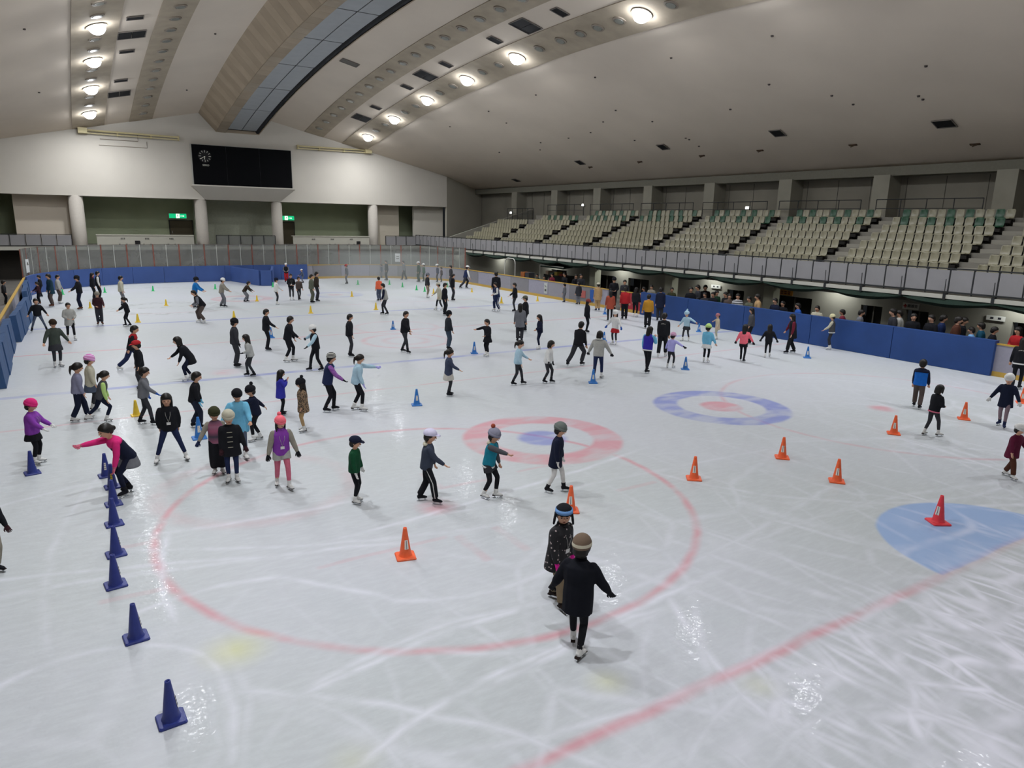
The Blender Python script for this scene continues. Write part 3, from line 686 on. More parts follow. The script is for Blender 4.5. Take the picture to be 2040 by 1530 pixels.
# soffit and lower wall
struct('ceiling_understand', G().box((25.0, -26, 2.36), (36, 36, 2.46)), concd)
struct('trim_beam', G().box((26.4, -26, 2.0), (27.0, 20, 2.37)), mat('beam_c', '6d6a61', .9, noise=.08))
uw = mat('wall_lower', '8c8a80', .85, noise=.06, nscale=.6)
def span(y0, y1): return G().box((28, y0, -.06), (28.2, y1, 2.37))
openings = [(-18.6, -16.6), (-13.3, -12.3), (-11.2, -10.15), (-7.5, -5.2), (-3.2, -2.0), (4.5, 6.5), (8.0, 10.0), (13.5, 15.5)]
ylast = -26; n = 0
for a, b in openings:
    struct('wall_lower' + ('' if n == 0 else '.%03d' % n), span(ylast, a), uw); n += 1; ylast = b
struct('wall_lower.%03d' % n, span(ylast, 36), uw)
for i, (a, b) in enumerate(openings):
    d = struct('door_%d' % (i+3), G().box((28.5, a, -.06), (28.6, b, 1.6)), mat('door_dark', '1d1c1a', .5))
    obj('lintel', G().box((28.0, a, 1.42), (28.2, b, 2.37)), uw, d)
    obj('mullion', G().box((28.2, (a+b)/2-.03, 0), (28.26, (a+b)/2+.03, 1.42)), mat('mull', '57554f', .7), d)
for i, y in enumerate((-19, -6, 1.2, 8.5)):
    tag(obj('square_column', G().box((26.5, y-.3, -.06), (27.0, y+.3, 2.0)), mat('col_pale', '9c9c8c', .8)), 'pale square column under the stand, %s from the right edge' % words[i], 'column')
# signs under the stand
t = thing('first_aid_sign', 'white sign with a red cross and dark characters under the stand', 'sign', (27.99, -12.5, 1.6))
obj('board', G().box((-.03, -.36, -.14), (0, .36, .14)), mat('sign_white', 'b9b9b4', .6), t)
obj('red_cross', G().box((-.045, .16, -.025), (-.03, .32, .025)).box((-.045, .215, -.08), (-.03, .265, .08)), mat('sign_red', 'a03028', .6), t)
text('sign_lettering', '\u6551\u8b77\u5ba4', .155, (-.04, -.09, 0), (PI/2, 0, -PI/2), mat('sign_ink', '23232b', .6), t)
t = thing('orange_sign', 'orange sign above the dark doorway under the stand', 'sign', (27.99, -5.9, 1.6))
obj('board', G().box((-.03, -.45, -.14), (0, .45, .14)), mat('sign_orange', 'a8742c', .6), t)
g = G()
for q in range(3): g.box((-.04, -.32+q*.22, -.08), (-.03, -.16+q*.22, -.02)).box((-.04, -.32+q*.22, .02), (-.03, -.16+q*.22, .08))
obj('sign_marks', g, mat('sign_brown', '5a2a18', .6), t)
for i, (y, z) in enumerate(((-16.0, 1.5), (-1.2, 1.5))):
    t = thing('wall_sign', ['small pale sign with dark marks near the right doorway', 'small pale notice under the stand beside the column'][i], 'sign', (27.95, y, z))
    obj('board', G().box((-.03, -.35, -.1), (0, .35, .1)), mat('sign_white', 'b9b9b4', .6), t); obj('marks', G().box((-.035, -.2, -.04), (-.03, -.08, .04)).box((-.035, .08, -.04), (-.03, .2, .04)), mat('sign_ink', '23232b', .6), t)
# added unseen fill lights that brighten the lower wall under the stand
for y in (-17, -9, -1, 7, 15, 23, 31):
    t = thing('added_fill_light', 'added fill light under the stand, %s from the right edge' % words[int((y+17)/8)], 'light', (27.4, y, 2.28))
    l = bpy.data.lights.new('added_fill_glow', 'AREA'); l.shape = 'RECTANGLE'; l.size = .1; l.size_y = 1.2; l.energy = 38; l.color = (.97, 1, .97)
    lo_ = bpy.data.objects.new('added_fill_glow', l); COL.objects.link(lo_); lo_.location = (27.4, y, 2.24)
    obj('housing', G().box((-.07, -.6, .02), (.07, .6, .08)), mat('sign_box', 'c8c8c0', .6), t); obj('tube', G().tube([(0, -.56, 0), (0, .56, 0)], .018, 6), mat('fill_tube_lit', 'f4f6e8', .4, emit=4), t)
# equipment behind the boards
t = thing('arch_frame', 'white tubular arch frame standing behind the right boards', 'frame', (24.6, 16.2, -.06))
pts = [(0, -.8, 0), (0, -.8, 1.9)]+[(0, -.8+.35*(1-math.cos(a)), 1.9+.4*math.sin(a)) for a in np.linspace(.2, PI/2, 6)]+[(0, .2+.5*math.sin(a), 2.3-.45*(1-math.cos(a))) for a in np.linspace(0, PI/2, 6)]+[(0, .7, 1.2), (0, .7, 0)]
obj('arch_tube', G().tube(pts, .035, 8), mat('white_pipe', 'c8c8c2', .4), t); obj('floor_bar', G().tube([(0, -.8, .03), (.8, -.8, .03), (.8, .7, .03), (0, .7, .03)], .03, 6), mat('white_pipe', 'c8c8c2', .4), t)
t = thing('equipment_booth', 'dark equipment booth with a pale frame behind the yellow rail', 'booth', (25.5, 11.7, -.06))
obj('cabinet', G().box((0, -1.3, 0), (.9, 1.2, 1.35)), mat('booth_black', '17191a', .7), t)
obj('canopy', G().hexa([(-.2, -1.5, 1.85), (1, -1.5, 2.0), (1, 1.4, 2.0), (-.2, 1.4, 1.85), (-.2, -1.5, 1.95), (1, -1.5, 2.1), (1, 1.4, 2.1), (-.2, 1.4, 1.95)]), mat('canopy_dark', '22302b', .8), t)
obj('frame', G().tube([(-.2, 1.4, 0), (-.2, 1.4, 1.98), (-.2, -1.5, 1.98)], .035, 6), mat('white_pipe', 'c8c8c2', .4), t)
for q in range(4): obj('shelf_box', G().box((-.05, -1.1+q*.55, 1.35), (.4, -.75+q*.55, 1.5+.1*(q % 2))), mat('box%d' % q, ['6a2b20', '8c7a3a', '3a5040', '907f70'][q], .8), t)
for i, (y, c) in enumerate(((14.2, '9a5a30'), (13.6, '3c3c40'))):
    tag(obj('crate', G().box((24.5, y-.25, -.06), (25.0, y+.25, 1.35)), mat('crate%d' % i, c, .8)), ['orange-brown locker behind the right boards', 'dark locker behind the right boards'][i], 'locker')

# ------------------------------------------------------------------ rink boards, padding, glass
board_m = [mat('board_lilac', '8d8b92', .5, .4, noise=.04), mat('board_grey', '7e7c80', .5, .4, noise=.04), mat('board_pale', '9593a0', .5, .4, noise=.04)]
yel_m = mat('board_yellow', 'bd9a44', .5, .4); blue_m = mat('pad_blue', '27457e', .6, .3, noise=.10, nscale=1.2)
bt = thing('rink_boards', 'grey rink boards with yellow cap rail and kick strip around the ice', 'rink boards')
gate = (s_of(23.3, 3.2), s_of(23.3, 1.9)); gate2 = (s_of(23.3, -19.0), s_of(23.3, -20.3))
gate = (min(gate), max(gate))
s = 0; k = 0
while s < LEN-.1:
    e = min(s+2.4, LEN)
    if s < gate[0] < e: e = gate[0]
    if gate[0] <= s < gate[1]: s = gate[1]; continue
    (x, y), _ = at((s+e)/2)
    m_ = board_m[(k*7 % 3)]
    if abs(x-23.3) < .1 and -.4 < y < .7: m_ = mat('board_red', 'a0303a', .5)
    obj('board_panel', wallstrip(G(), s+.012, e-.012, -.06, 1.1, 0, .10), m_, bt)
    obj('kick_strip', wallstrip(G(), s, e, -.02, .17, -.015, 0), yel_m, bt)
    obj('cap_rail', wallstrip(G(), s, e, 1.1, 1.15, -.02, .09), yel_m, bt)
    s = e; k += 1
# notices on the boards
for i, (y, w_, c, lb) in enumerate(((9.4, .35, 'b8bab4', 'small white notice on the right boards by the green-capped man'), (5.3, .5, 'b0605a', 'faded red square advert on the right boards'), (4.4, .35, '2f5aa0', 'blue vertical panel on the right boards'))):
    t = thing('board_notice', lb, 'notice', (23.27, y, .62)); obj('sheet', G().box((0, -w_/2, -.35 if i != 1 else -.22), (.03, w_/2, .35 if i != 1 else .22)), mat('notice%d' % i, c, .6), t)
    if i == 0: obj('marks', G().box((-.006, -.1, -.2), (0, .1, -.05)).tube([(-.005, -.08, .1), (-.005, .08, .2)], .02, 5), mat('grey_mark', '5a5a55', .8), t)
# right padding
t = thing('side_padding', 'deep blue padding along the right-hand boards', 'padding')
sa, sb = s_of(23.3, -.3), s_of(23.3, -18.0); n = 5
for i in range(n): obj('pad', wallstrip(G(), sa+(sb-sa)*i/n+.012, sa+(sb-sa)*(i+1)/n-.012, .01, 1.24, -.14, .15), blue_m, t)
# far and left padding
blue2 = mat('pad_blue_far', '3c548c', .6, .3, noise=.08, nscale=1)
t = thing('end_padding', 'blue padding wrapped over the far end boards and the far left corner', 'padding')
sb = s_of(12.9, 29.0); n = 11
for i in range(n): obj('pad', wallstrip(G(), sb*i/n+.01, sb*(i+1)/n-.01, .01, 1.2, -.13, -.035), blue2, t)
# loose mats along the left boards
for i, (ya, yb, off, tl) in enumerate(((13.6, 21.4, .18, .03), (3.3, 10.6, .38, -.02), (-5.5, 2.6, .22, .02))):
    t = thing('standing_mat', ['tall blue folding mat at the far left corner', 'blue folding mat standing off the left boards', 'blue folding mat at the left edge of the photo'][i], 'mat', (-6.1+off, (ya+yb)/2, 0), tl)
    h_ = (yb-ya)/2
    for q in range(4):
        a = -h_+2*h_*q/4; b = a+2*h_/4-.03; o_ = .03*(q % 2)
        obj('mat_fold', G().hexa([(-.12+o_, a, .01), (.14+o_, a, .01), (.14+o_, b, .01), (-.12+o_, b, .01), (-.16+o_, a, 1.02), (.06+o_, a, 1.05), (.06+o_, b, 1.05), (-.16+o_, b, 1.02)]), mat('pad_left', '34527c', .65, noise=.15, nscale=2), t)
t = thing('wedge_mat', 'group of upright blue mats jutting out from the far end boards', 'mat', (0, 0, 0))
for a, b in (((6.9, 28.6), (8.0, 24.1)), ((8.05, 24.0), (8.75, 23.8)), ((8.8, 23.9), (10.0, 28.6))):
    g = G(); d = np.array(b)-np.array(a); d = d/np.linalg.norm(d); nn = np.array([-d[1], d[0]])*.08
    c4 = [tuple(np.array(a)-nn), tuple(np.array(b)-nn), tuple(np.array(b)+nn), tuple(np.array(a)+nn)]
    g.hexa([(*q, .01) for q in c4]+[(*q, 1.12) for q in c4]); obj('mat_panel', g, blue2, t)
# glass screen
def glass_mat():
    m = bpy.data.materials.new('screen_glass'); m.use_nodes = True; nt = m.node_tree; nt.nodes.clear()
    o = nt.nodes.new('ShaderNodeOutputMaterial'); mx = nt.nodes.new('ShaderNodeMixShader'); tr = nt.nodes.new('ShaderNodeBsdfTransparent')
    p_ = nt.nodes.new('ShaderNodeBsdfPrincipled'); p_.inputs['Base Color'].default_value = (*srgb('8c8c88'), 1); p_.inputs['Roughness'].default_value = .4
    tr.inputs[0].default_value = (.80, .82, .80, 1)
    tc = nt.nodes.new('ShaderNodeTexCoord'); n = nt.nodes.new('ShaderNodeTexNoise'); n.inputs['Scale'].default_value = .9; n.inputs['Detail'].default_value = 4
    r = nt.nodes.new('ShaderNodeMapRange'); r.inputs[1].default_value = .3; r.inputs[2].default_value = .7; r.inputs[3].default_value = .36; r.inputs[4].default_value = .52
    nt.links.new(tc.outputs['Object'], n.inputs['Vector']); nt.links.new(n.outputs['Fac'], r.inputs[0]); nt.links.new(r.outputs[0], mx.inputs[0])
    nt.links.new(tr.outputs[0], mx.inputs[1]); nt.links.new(p_.outputs[0], mx.inputs[2]); nt.links.new(mx.outputs[0], o.inputs[0])
    return m
gm = glass_mat(); t = thing('glass_screen', 'scratched clear screen on posts above the far boards', 'glass screen')
se = s_of(23.3, 21.2); n = 44; p_ = se/n
for i in range(n): obj('pane', wallstrip(G(), i*p_+.035, (i+1)*p_-.035, 1.17, 2.78, .04, .06, 2), gm, t)
rust = mat('post_rust', '7c4f44', .6, noise=.2, nscale=3); wpost = mat('post_white', 'b0b2ac', .5)
for i in range(n+1):
    obj('post', wallstrip(G(), i*p_-(.02 if i % 2 else .045)-(0 if i else -.06), i*p_+(.02 if i % 2 else .045), 1.17, 2.82, .03, .09, 2), wpost if i % 2 else rust, t)
obj('top_channel', wallstrip(G(), 0, se, 2.78, 2.81, .03, .07), mat('channel', '6a6560', .5), t)
t = thing('screen_notice', 'small white notice on the glass at the far left corner', 'notice', (-5.95, 22.6, 1.75), math.radians(-14))
obj('sheet', G().box((0, -.28, -.4), (.02, .28, .4)), mat('notice_white', 'c9cbcb', .6), t); obj('marks', G().tube([(.025, -.1, .05), (.025, .0, .22), (.025, .1, .05)], .03, 5), mat('grey_mark', '5a5a55', .8), t)
t = thing('screen_notice', 'small white notice on the glass near the far right corner', 'notice', (20.2, 27.35, 1.75), math.radians(-125))
obj('sheet', G().box((0, -.22, -.35), (.02, .22, .35)), mat('notice_white', 'c9cbcb', .6), t); obj('marks', G().box((.02, -.12, -.1), (.03, .12, -.03)).box((.02, -.12, .08), (.03, .12, .14)), mat('grey_mark', '5a5a55', .8), t)
# light mist lying over the far right corner of the ice
m_ = bpy.data.materials.new('mist'); m_.use_nodes = True; m_.node_tree.nodes.clear(); vs = m_.node_tree.nodes.new('ShaderNodeVolumePrincipled'); vo = m_.node_tree.nodes.new('ShaderNodeOutputMaterial')
vs.inputs['Density'].default_value = .055; vs.inputs['Color'].default_value = (.9, .95, .9, 1); m_.node_tree.links.new(vs.outputs[0], vo.inputs['Volume'])
g = G().hexa([(12.5, 17, .02), (22.8, 17, .02), (21, 26.2, .02), (13, 28.6, .02), (13.5, 18, 2.4), (22, 18, 2.4), (20.5, 26, 2.4), (13.5, 28.4, 2.4)])
tag(obj('ice_mist', g, m_, kind='stuff'), 'thin mist lying over the far right corner of the ice', 'mist')
# remaining shell
struct('wall_near', G().box((-16, -37.3, -.1), (36, -37, 16)), white_w); struct('wall_left', G().box((-16.3, -37, -.1), (-16, 39, 9)), beigew)

# ------------------------------------------------------------------ cones
CC = {'navy': '28357e', 'orange': 'f0683a', 'red': 'e8404a', 'blue': '2f72ba', 'yellow': 'e8c53c', 'green': '35c070'}
def cone_thing(c):
    x, y, rz, col, h, lb = c
    m_ = mat('cone_'+col, CC[col], .45, .4, noise=.08, nscale=12)
    t = thing('traffic_cone', lb, 'cone', (x, y, 0), rz, col+' cones on the ice')
    b = (.146 if col == 'navy' else .155)*h/.5; g = G()
    r_ = [b, b-.012]
    # square base with cut corners
    def sq(r, z, c_=.25): return [(r, -r*(1-c_), z), (r, r*(1-c_), z), (r*(1-c_), r, z), (-r*(1-c_), r, z), (-r, r*(1-c_), z), (-r, -r*(1-c_), z), (-r*(1-c_), -r, z), (r*(1-c_), -r, z)]
    rows = [sq(b, .002, .12), sq(b, .018, .12), sq(b*.93, .03, .14)]
    for q in rows: g.v += q
    for i in range(2):
        for k in range(8): g.f.append((i*8+k, i*8+(k+1) % 8, i*8+8+(k+1) % 8, i*8+8+k))
    g.f += [tuple(reversed(range(8))), tuple(16+k for k in range(8))]
    obj('cone_base', g, m_, t)
    g = G(); n = 16
    prof_ = [(b*.72, .028), (b*.64, .045), (b*.6, .07), (.030, h-.02), (.028, h), (.018, h), (.016, h-.03), (.014, h-.08)]
    for (r, z) in prof_:
        for k in range(n): a = 2*PI*k/n; g.v.append((r*math.cos(a), r*math.sin(a), z))
    for i in range(len(prof_)-1):
        for k in range(n): g.f.append((i*n+k, i*n+(k+1) % n, i*n+n+(k+1) % n, i*n+n+k))
    g.f.append(tuple((len(prof_)-1)*n+k for k in range(n)))
    o = obj('cone_body', g, m_, t, smooth=True)
    # label strip
    if col in ('orange', 'red', 'blue') or 'white label' in lb or 'yellow sticker' in lb or col == 'navy':
        z0, z1 = h*.32, h*.62; g = G(); half = .42 if col != 'navy' else .3
        a0 = {'orange': -1.75, 'red': -2.6, 'blue': -1.55, 'navy': -.2 if 'sticker' not in lb and 'white label' not in lb else -1.75}[col]
        if 'inside the big red' in lb: a0 = -1.45
        for i in range(5):
            a = a0+half*(i/4-.5)*2
            for z in (z0, z1):
                r = .6*b+(.03-.6*b)*(z-.07)/(h-.09)+.0025; g.v.append((r*math.cos(a), r*math.sin(a), z))
        for i in range(4): g.f.append((i*2, i*2+2, i*2+3, i*2+1))
        if not lb.startswith('navy cone third') and not lb.startswith('navy cone fourth'):
            obj('label', g, mat('cone_label_w', 'e2ded4', .6) if 'sticker' not in lb else mat('cone_label_y', 'd9c23a', .6), t)
            g = G()
            for i in range(3 if col not in ('orange', 'red') else 0):
                z = z0+(z1-z0)*(.2+.3*i)
                for da in (-.14, .12):
                    a = a0+da; r = .6*b+(.03-.6*b)*(z-.07)/(h-.09)+.003
                    c_ = np.array([r*math.cos(a), r*math.sin(a), z]); tg = np.array([-math.sin(a), math.cos(a), 0])*.008
                    g.tube([tuple(c_-tg), tuple(c_+tg)], .0025, 4); g.tube([tuple(c_-[0, 0, .012]), tuple(c_+[0, 0, .012])], .0022, 4)
            if col in ('orange', 'red'):
                for da in (0,):
                    r_a = .6*b+(.03-.6*b)*(z0-.07)/(h-.09)+.004; r_b = .6*b+(.03-.6*b)*(z1-.07)/(h-.09)+.004; a = a0+da
                    g.tube([(r_a*math.cos(a), r_a*math.sin(a), z0+.005), (r_b*math.cos(a), r_b*math.sin(a), z1-.005)], .004, 5)
            obj('label_print', g, mat('cone_print', '9a3a30' if col in ('orange', 'red') else '333a60', .7), t)
    return t
CONES = [
    (-4.8, -13.89, 0.18, 'navy', 0.455, 'navy cone in front of the child in the purple puffer jacket'),
    (-3.59, -14.72, 0.11, 'navy', 0.455, 'navy cone at the far end of the long row, with a white label'),
    (-3.52, -15.44, 0.1, 'navy', 0.455, 'navy cone with a yellow sticker, second from the far end of the row'),
    (-3.55, -16.35, 0.1, 'navy', 0.455, 'navy cone third from the far end of the row'),
    (-3.59, -17.28, 0.1, 'navy', 0.455, 'navy cone fourth from the far end of the row'),
    (-3.63, -18.48, 0.11, 'navy', 0.455, 'navy cone fifth from the far end of the row'),
    (-3.69, -19.49, 0.11, 'navy', 0.455, 'navy cone sixth from the far end, last of the tight row'),
    (-3.56, -21.01, 0.09, 'navy', 0.455, 'navy cone standing alone, second nearest to the camera'),
    (-3.38, -22.76, 0.06, 'navy', 0.45, 'navy cone nearest to the camera'),
    (0.06, -20.66, -0.25, 'orange', 0.47, 'orange cone inside the big red face-off circle'),
    (3.26, -20.49, -0.5, 'orange', 0.47, 'orange cone behind the child in the ear-flap hat'),
    (6.38, -20.41, -0.68, 'orange', 0.47, 'orange cone right of the big red circle'),
    (9.08, -20.42, -0.8, 'orange', 0.47, 'orange cone between the big circle and the blue goal crease'),
    (8.81, -21.92, -0.87, 'orange', 0.47, 'orange cone just beyond the blue crease'),
    (13.14, -20.57, -0.93, 'orange', 0.47, 'orange cone left of the bobbed girl in black'),
    (16.22, -20.71, -1.0, 'orange', 0.47, 'orange cone right of the bobbed girl in black'),
    (19.74, -20.62, -1.05, 'orange', 0.47, 'orange cone cut by the right edge of the photo'),
    (8.54, -24.03, -0.54, 'red', 0.5, 'red cone standing on the pale blue goal crease'),
    (3.9, -12.58, -0.32, 'blue', 0.45, 'blue cone at mid ice right of the pale blue jacket girl'),
    (9.95, -12.65, -0.58, 'blue', 0.45, 'blue cone beside the light grey hoodie girl'),
    (14.22, -12.44, -0.71, 'blue', 0.45, 'blue cone right of the lilac jacket child'),
    (20.22, -13.01, -0.86, 'blue', 0.45, 'blue cone nearest the blue padding'),
    (9.04, -6.51, -0.41, 'blue', 0.45, 'blue cone on the near blue line'),
    (8.6, 0.44, -0.29, 'blue', 0.4, 'blue cone by the centre markings'),
    (3.1, 0.33, -0.13, 'blue', 0.45, 'blue cone beside the tall black skater'),
    (3.44, -6.49, -0.2, 'blue', 0.45, 'blue cone hidden behind the striped beanie girl'),
    (21.38, 0.76, -0.59, 'blue', 0.4, 'blue cone beside the rust coat woman'),
    (15.51, -6.37, -0.59, 'blue', 0.4, 'blue cone left of the child in the red skirt'),
    (21.37, -6.27, -0.72, 'blue', 0.4, 'blue cone right of the pale blue pompom hat'),
    (-1.67, -13.0, -0.03, 'blue', 0.5, 'blue cone behind the pink and grey vest child'),
    (-2.73, -10.28, 0.05, 'yellow', 0.4, 'yellow cone behind the boy in the grey sweater'),
    (-3.05, 14.0, 0.08, 'yellow', 0.35, 'yellow cone left of the grey-beige beanie person'),
    (-1.31, 7.37, 0.03, 'yellow', 0.4, 'yellow cone on the far blue line, leftmost one'),
    (0.59, 13.73, -0.0, 'yellow', 0.35, 'yellow cone by the grey scuff marks'),
    (2.71, 5.96, -0.08, 'yellow', 0.5, 'yellow cone behind the black beanie skater'),
    (5.57, 14.15, -0.11, 'yellow', 0.35, 'yellow cone right of the crouching skater'),
    (6.85, 7.47, -0.18, 'yellow', 0.4, 'yellow cone on the far blue line left of the centre'),
    (11.6, 14.56, -0.23, 'yellow', 0.35, 'yellow cone beside the far blue curling circle'),
    (10.53, 7.56, -0.27, 'yellow', 0.4, 'yellow cone below the orange jacket skater'),
    (17.38, 14.42, -0.35, 'yellow', 0.35, 'yellow cone behind the cream coat'),
    (20.38, 14.41, -0.4, 'yellow', 0.3, 'yellow cone near the far right corner'),
    (18.77, 7.65, -0.44, 'yellow', 0.4, 'yellow cone beside the side-striped trousers'),
    (21.53, 7.74, -0.49, 'yellow', 0.35, 'yellow cone near the right grey boards'),
    (-4.3, 22.02, 0.11, 'green', 0.35, 'green cone by the far left corner'),
    (-2.01, 22.49, 0.07, 'green', 0.35, 'green cone right of the white-panelled jacket'),
    (0.77, 22.5, 0.01, 'green', 0.35, 'green cone before the far blue boards, third from the left'),
    (4.64, 22.57, -0.06, 'green', 0.35, 'green cone left of the white-capped skater'),
    (6.76, 22.19, -0.1, 'green', 0.35, 'green cone behind the crouching skater'),
    (8.58, 22.75, -0.13, 'green', 0.35, 'green cone behind the white jacket child'),
    (14.93, 22.68, -0.24, 'green', 0.35, 'green cone left of the orange jacket'),
    (17.19, 21.89, -0.29, 'green', 0.35, 'green cone right of the orange jacket'),
    (17.3, 19.61, -0.3, 'green', 0.35, 'green cone second right of the orange jacket'),
    (17.32, 17.11, -0.32, 'green', 0.35, 'green cone third right of the orange jacket'),
    (17.4, 15.91, -0.33, 'green', 0.35, 'green cone behind the beige trousers skater'),
    (20.47, 18.47, -0.37, 'green', 0.35, 'green cone behind the black-clad adult at the far right'),
]
for c in CONES: cone_thing(c)

# ------------------------------------------------------------------ people
REM = []
PAL = dict(black='1c1d22', white='d6d6d4', darkmaroon='3a2228', darkteal='1f3a48', greybrown='544a46', lightgrey='a5a5a0', darknavy='1a1f33', navy='232c4c',
    greybeige='8c877c', darkgrey='34353a', cream='b9b5a2', grey='6e7076', greyblue='4d5668', greygreen='3f4640', darkbrown='33281f', khaki='80725c', brightblue='1f6fb4',
    brown='4f3126', red='a8272c', olivegrey='5c5f52', brownblack='38302a', greyblack='2b2c31', jean='3f4c5c', darkjean='232838', charcoal='2b2f35', slateblue='3c4358',
    violetblue='34369a', cyan='6fb4d4', paleblue='a6c4d4', lilac='a9a6e0', pink='c86a80', coral='f0707f', hotpink='d8307a', purple='8440a4', green='14482e', darkgreen='24402f',
    slate='3a4150', lavender='cfcbe4', teal='1c4a60', greylilac='8a8a9c', greygreen2='6c7470', olive='3a3c28', beige='8c7f70', orange='e0694a', rust='9c4a38', tan='ad9068',
    mustard='b0802c', brick='7a3a34', greypink='84727a', burgundy='5a1c34', offwhite='bdbab2', blue='2a55a8', paleGrey='a9aaa8', lilacgrey='83849c', scarf='a02028',
    dustypink='a06a70', creamcoat='bdb09a', lime='b4d480', pinklilac='c49ab4', creamyellow='c8c29c', maroon='6a2434', navydark='1c2a50', paleblue2='6c9ccc', magenta='c8248c',
    blackbrown='2a2220', tancoat='a08a68', greynavy='5a6070', navygrey='39415a', green2='2f5a44', paleskin='c99f88', greydark='4a4b50')
SKIN = mat('skin', 'cfa084', .6, .3); HAIR = mat('hair', '16120f', .5, .35); BLADE = mat('blade_steel', 'c4c8cc', .25, metal=1); EYE = mat('eye_dark', '1a1412', .3); LIP = mat('lips', '9a5a50', .6)
def pc(n): return mat('cloth_'+n, PAL[n], .85, .15, noise=.06, nscale=18, bump=.15)
def special(n):
    if n == 'leopard': return ramp_mat('cloth_leopard', 'voronoi', [(0, '2a2320'), (.38, '2a2320'), (.42, '8a7258')], 30)
    if n == 'floral': return ramp_mat('cloth_floral', 'voronoi', [(0, 'b8a8a8'), (.16, 'b8a8a8'), (.19, '1a1a1e')], 17)
    if n == 'stripe': return ramp_mat('knit_stripe', 'coord', [(0, '1c1d22'), (.6, 'c8c8c0')], 32)
    if n == 'brownstripe': return ramp_mat('knit_brown', 'coord', [(0, '6a5848'), (.20, 'c9c3ae'), (.37, '6a5848')], 4.6)
    if n == 'pinkstripe': return ramp_mat('knit_pinkstripe', 'coord', [(0, 'c86ab0'), (.5, 'd8b8dc')], 26)
    if n == 'purplestripe': return ramp_mat('sleeve_stripe', 'coord', [(0, '7a3a90'), (.6, 'a070b4')], 30)
    if n == 'pinkgrey': return ramp_mat('vest_pinkgrey', 'coord', [(0, '9a5a74'), (.35, '3c3a4a'), (.7, 'a85a78'), (1, '9a6a80')], 3.0, interp='LINEAR')
    if n == 'pinkblack': return ramp_mat('jacket_pinkblack', 'coord', [(0, '1e1a24'), (.0, '1e1a24'), (.5, '1e1a24')], 1)
    if n == 'whitestripe': return ramp_mat('jacket_whitestripe', 'coord', [(0, 'c4c6ca'), (.65, '2a2c34')], 9)
    return pc(n)
# top -> (torso, sleeve, extras)
TOP = dict(blackwhite=('black', 'white', ''), blackred=('black', 'black', 'redyoke'), greyblack=('black', 'grey', ''), track=('black', 'black', 'armstripe'),
    blackgreysleeve=('black', 'paleblue', ''), navypurple=('navy', 'purplestripe', ''), navyblack=('darknavy', 'darknavy', ''), pinkgrey=('pinkgrey', 'greybeige', ''),
    duffle=('black', 'black', 'toggles'), purplevest=('purple', 'greybeige', ''), greyyellow=('greydark', 'lime', ''), pinkblack=('darknavy', 'hotpink', 'pinkyoke'),
    slate=('slate', 'slate', 'creamhood'), tealgrey=('darkcyan', 'greydark', 'creamhood hem'), greyhood=('lightgrey', 'lightgrey', 'hood'), navywhite=('navy', 'white', ''),
    blackletter=('black', 'black', ''), blackletter2=('black', 'black', 'hem'), bluevest=('violet', 'cyan', 'hem'), greyblackv=('greydark', 'greydark', ''),
    blackmaroon=('black', 'maroon', ''), bluebacked=('brightblue2', 'darknavy', 'navyyoke'), blackpinkhem=('black', 'black', 'pinkhem'), creamdark=('greydark', 'cream', 'hem'),
    darkmaroon2=('darkmaroon', 'darkmaroon', ''), blackpuff=('blacknavy', 'blacknavy', 'puff'), greynavy=('lightgrey', 'darknavy', ''))
PAL.update(darkcyan='1f7c92', violet='37309a', brightblue2='1f66c0', blacknavy='14161e')
POSE = dict(stand=((-.05, 0, 0), (.055, .02, 0), 3, 0), glide=((-.05, -.05, 0), (.055, .09, 0), 11, .025), step=((-.06, -.10, 0), (.06, .12, 0), 7, .01),
    stride=((-.09, -.22, .02), (.06, .11, 0), 15, .03), wide=((-.19, 0, 0), (.19, 0, 0), 2, 0), bend=((-.06, -.03, 0), (.06, .07, 0), 34, .06))
ARM = dict(d=(9, 4, 12), f=(9, 32, 22), F=(8, 82, 6), a=(17, 5, 12), s=(27, 8, 12), S=(68, 4, 8), p=(12, 0, 75), k=(14, -14, 18), m=(14, 30, 125), K=(10, -48, 5))
def nrm(v): return v/(np.linalg.norm(v)+1e-9)
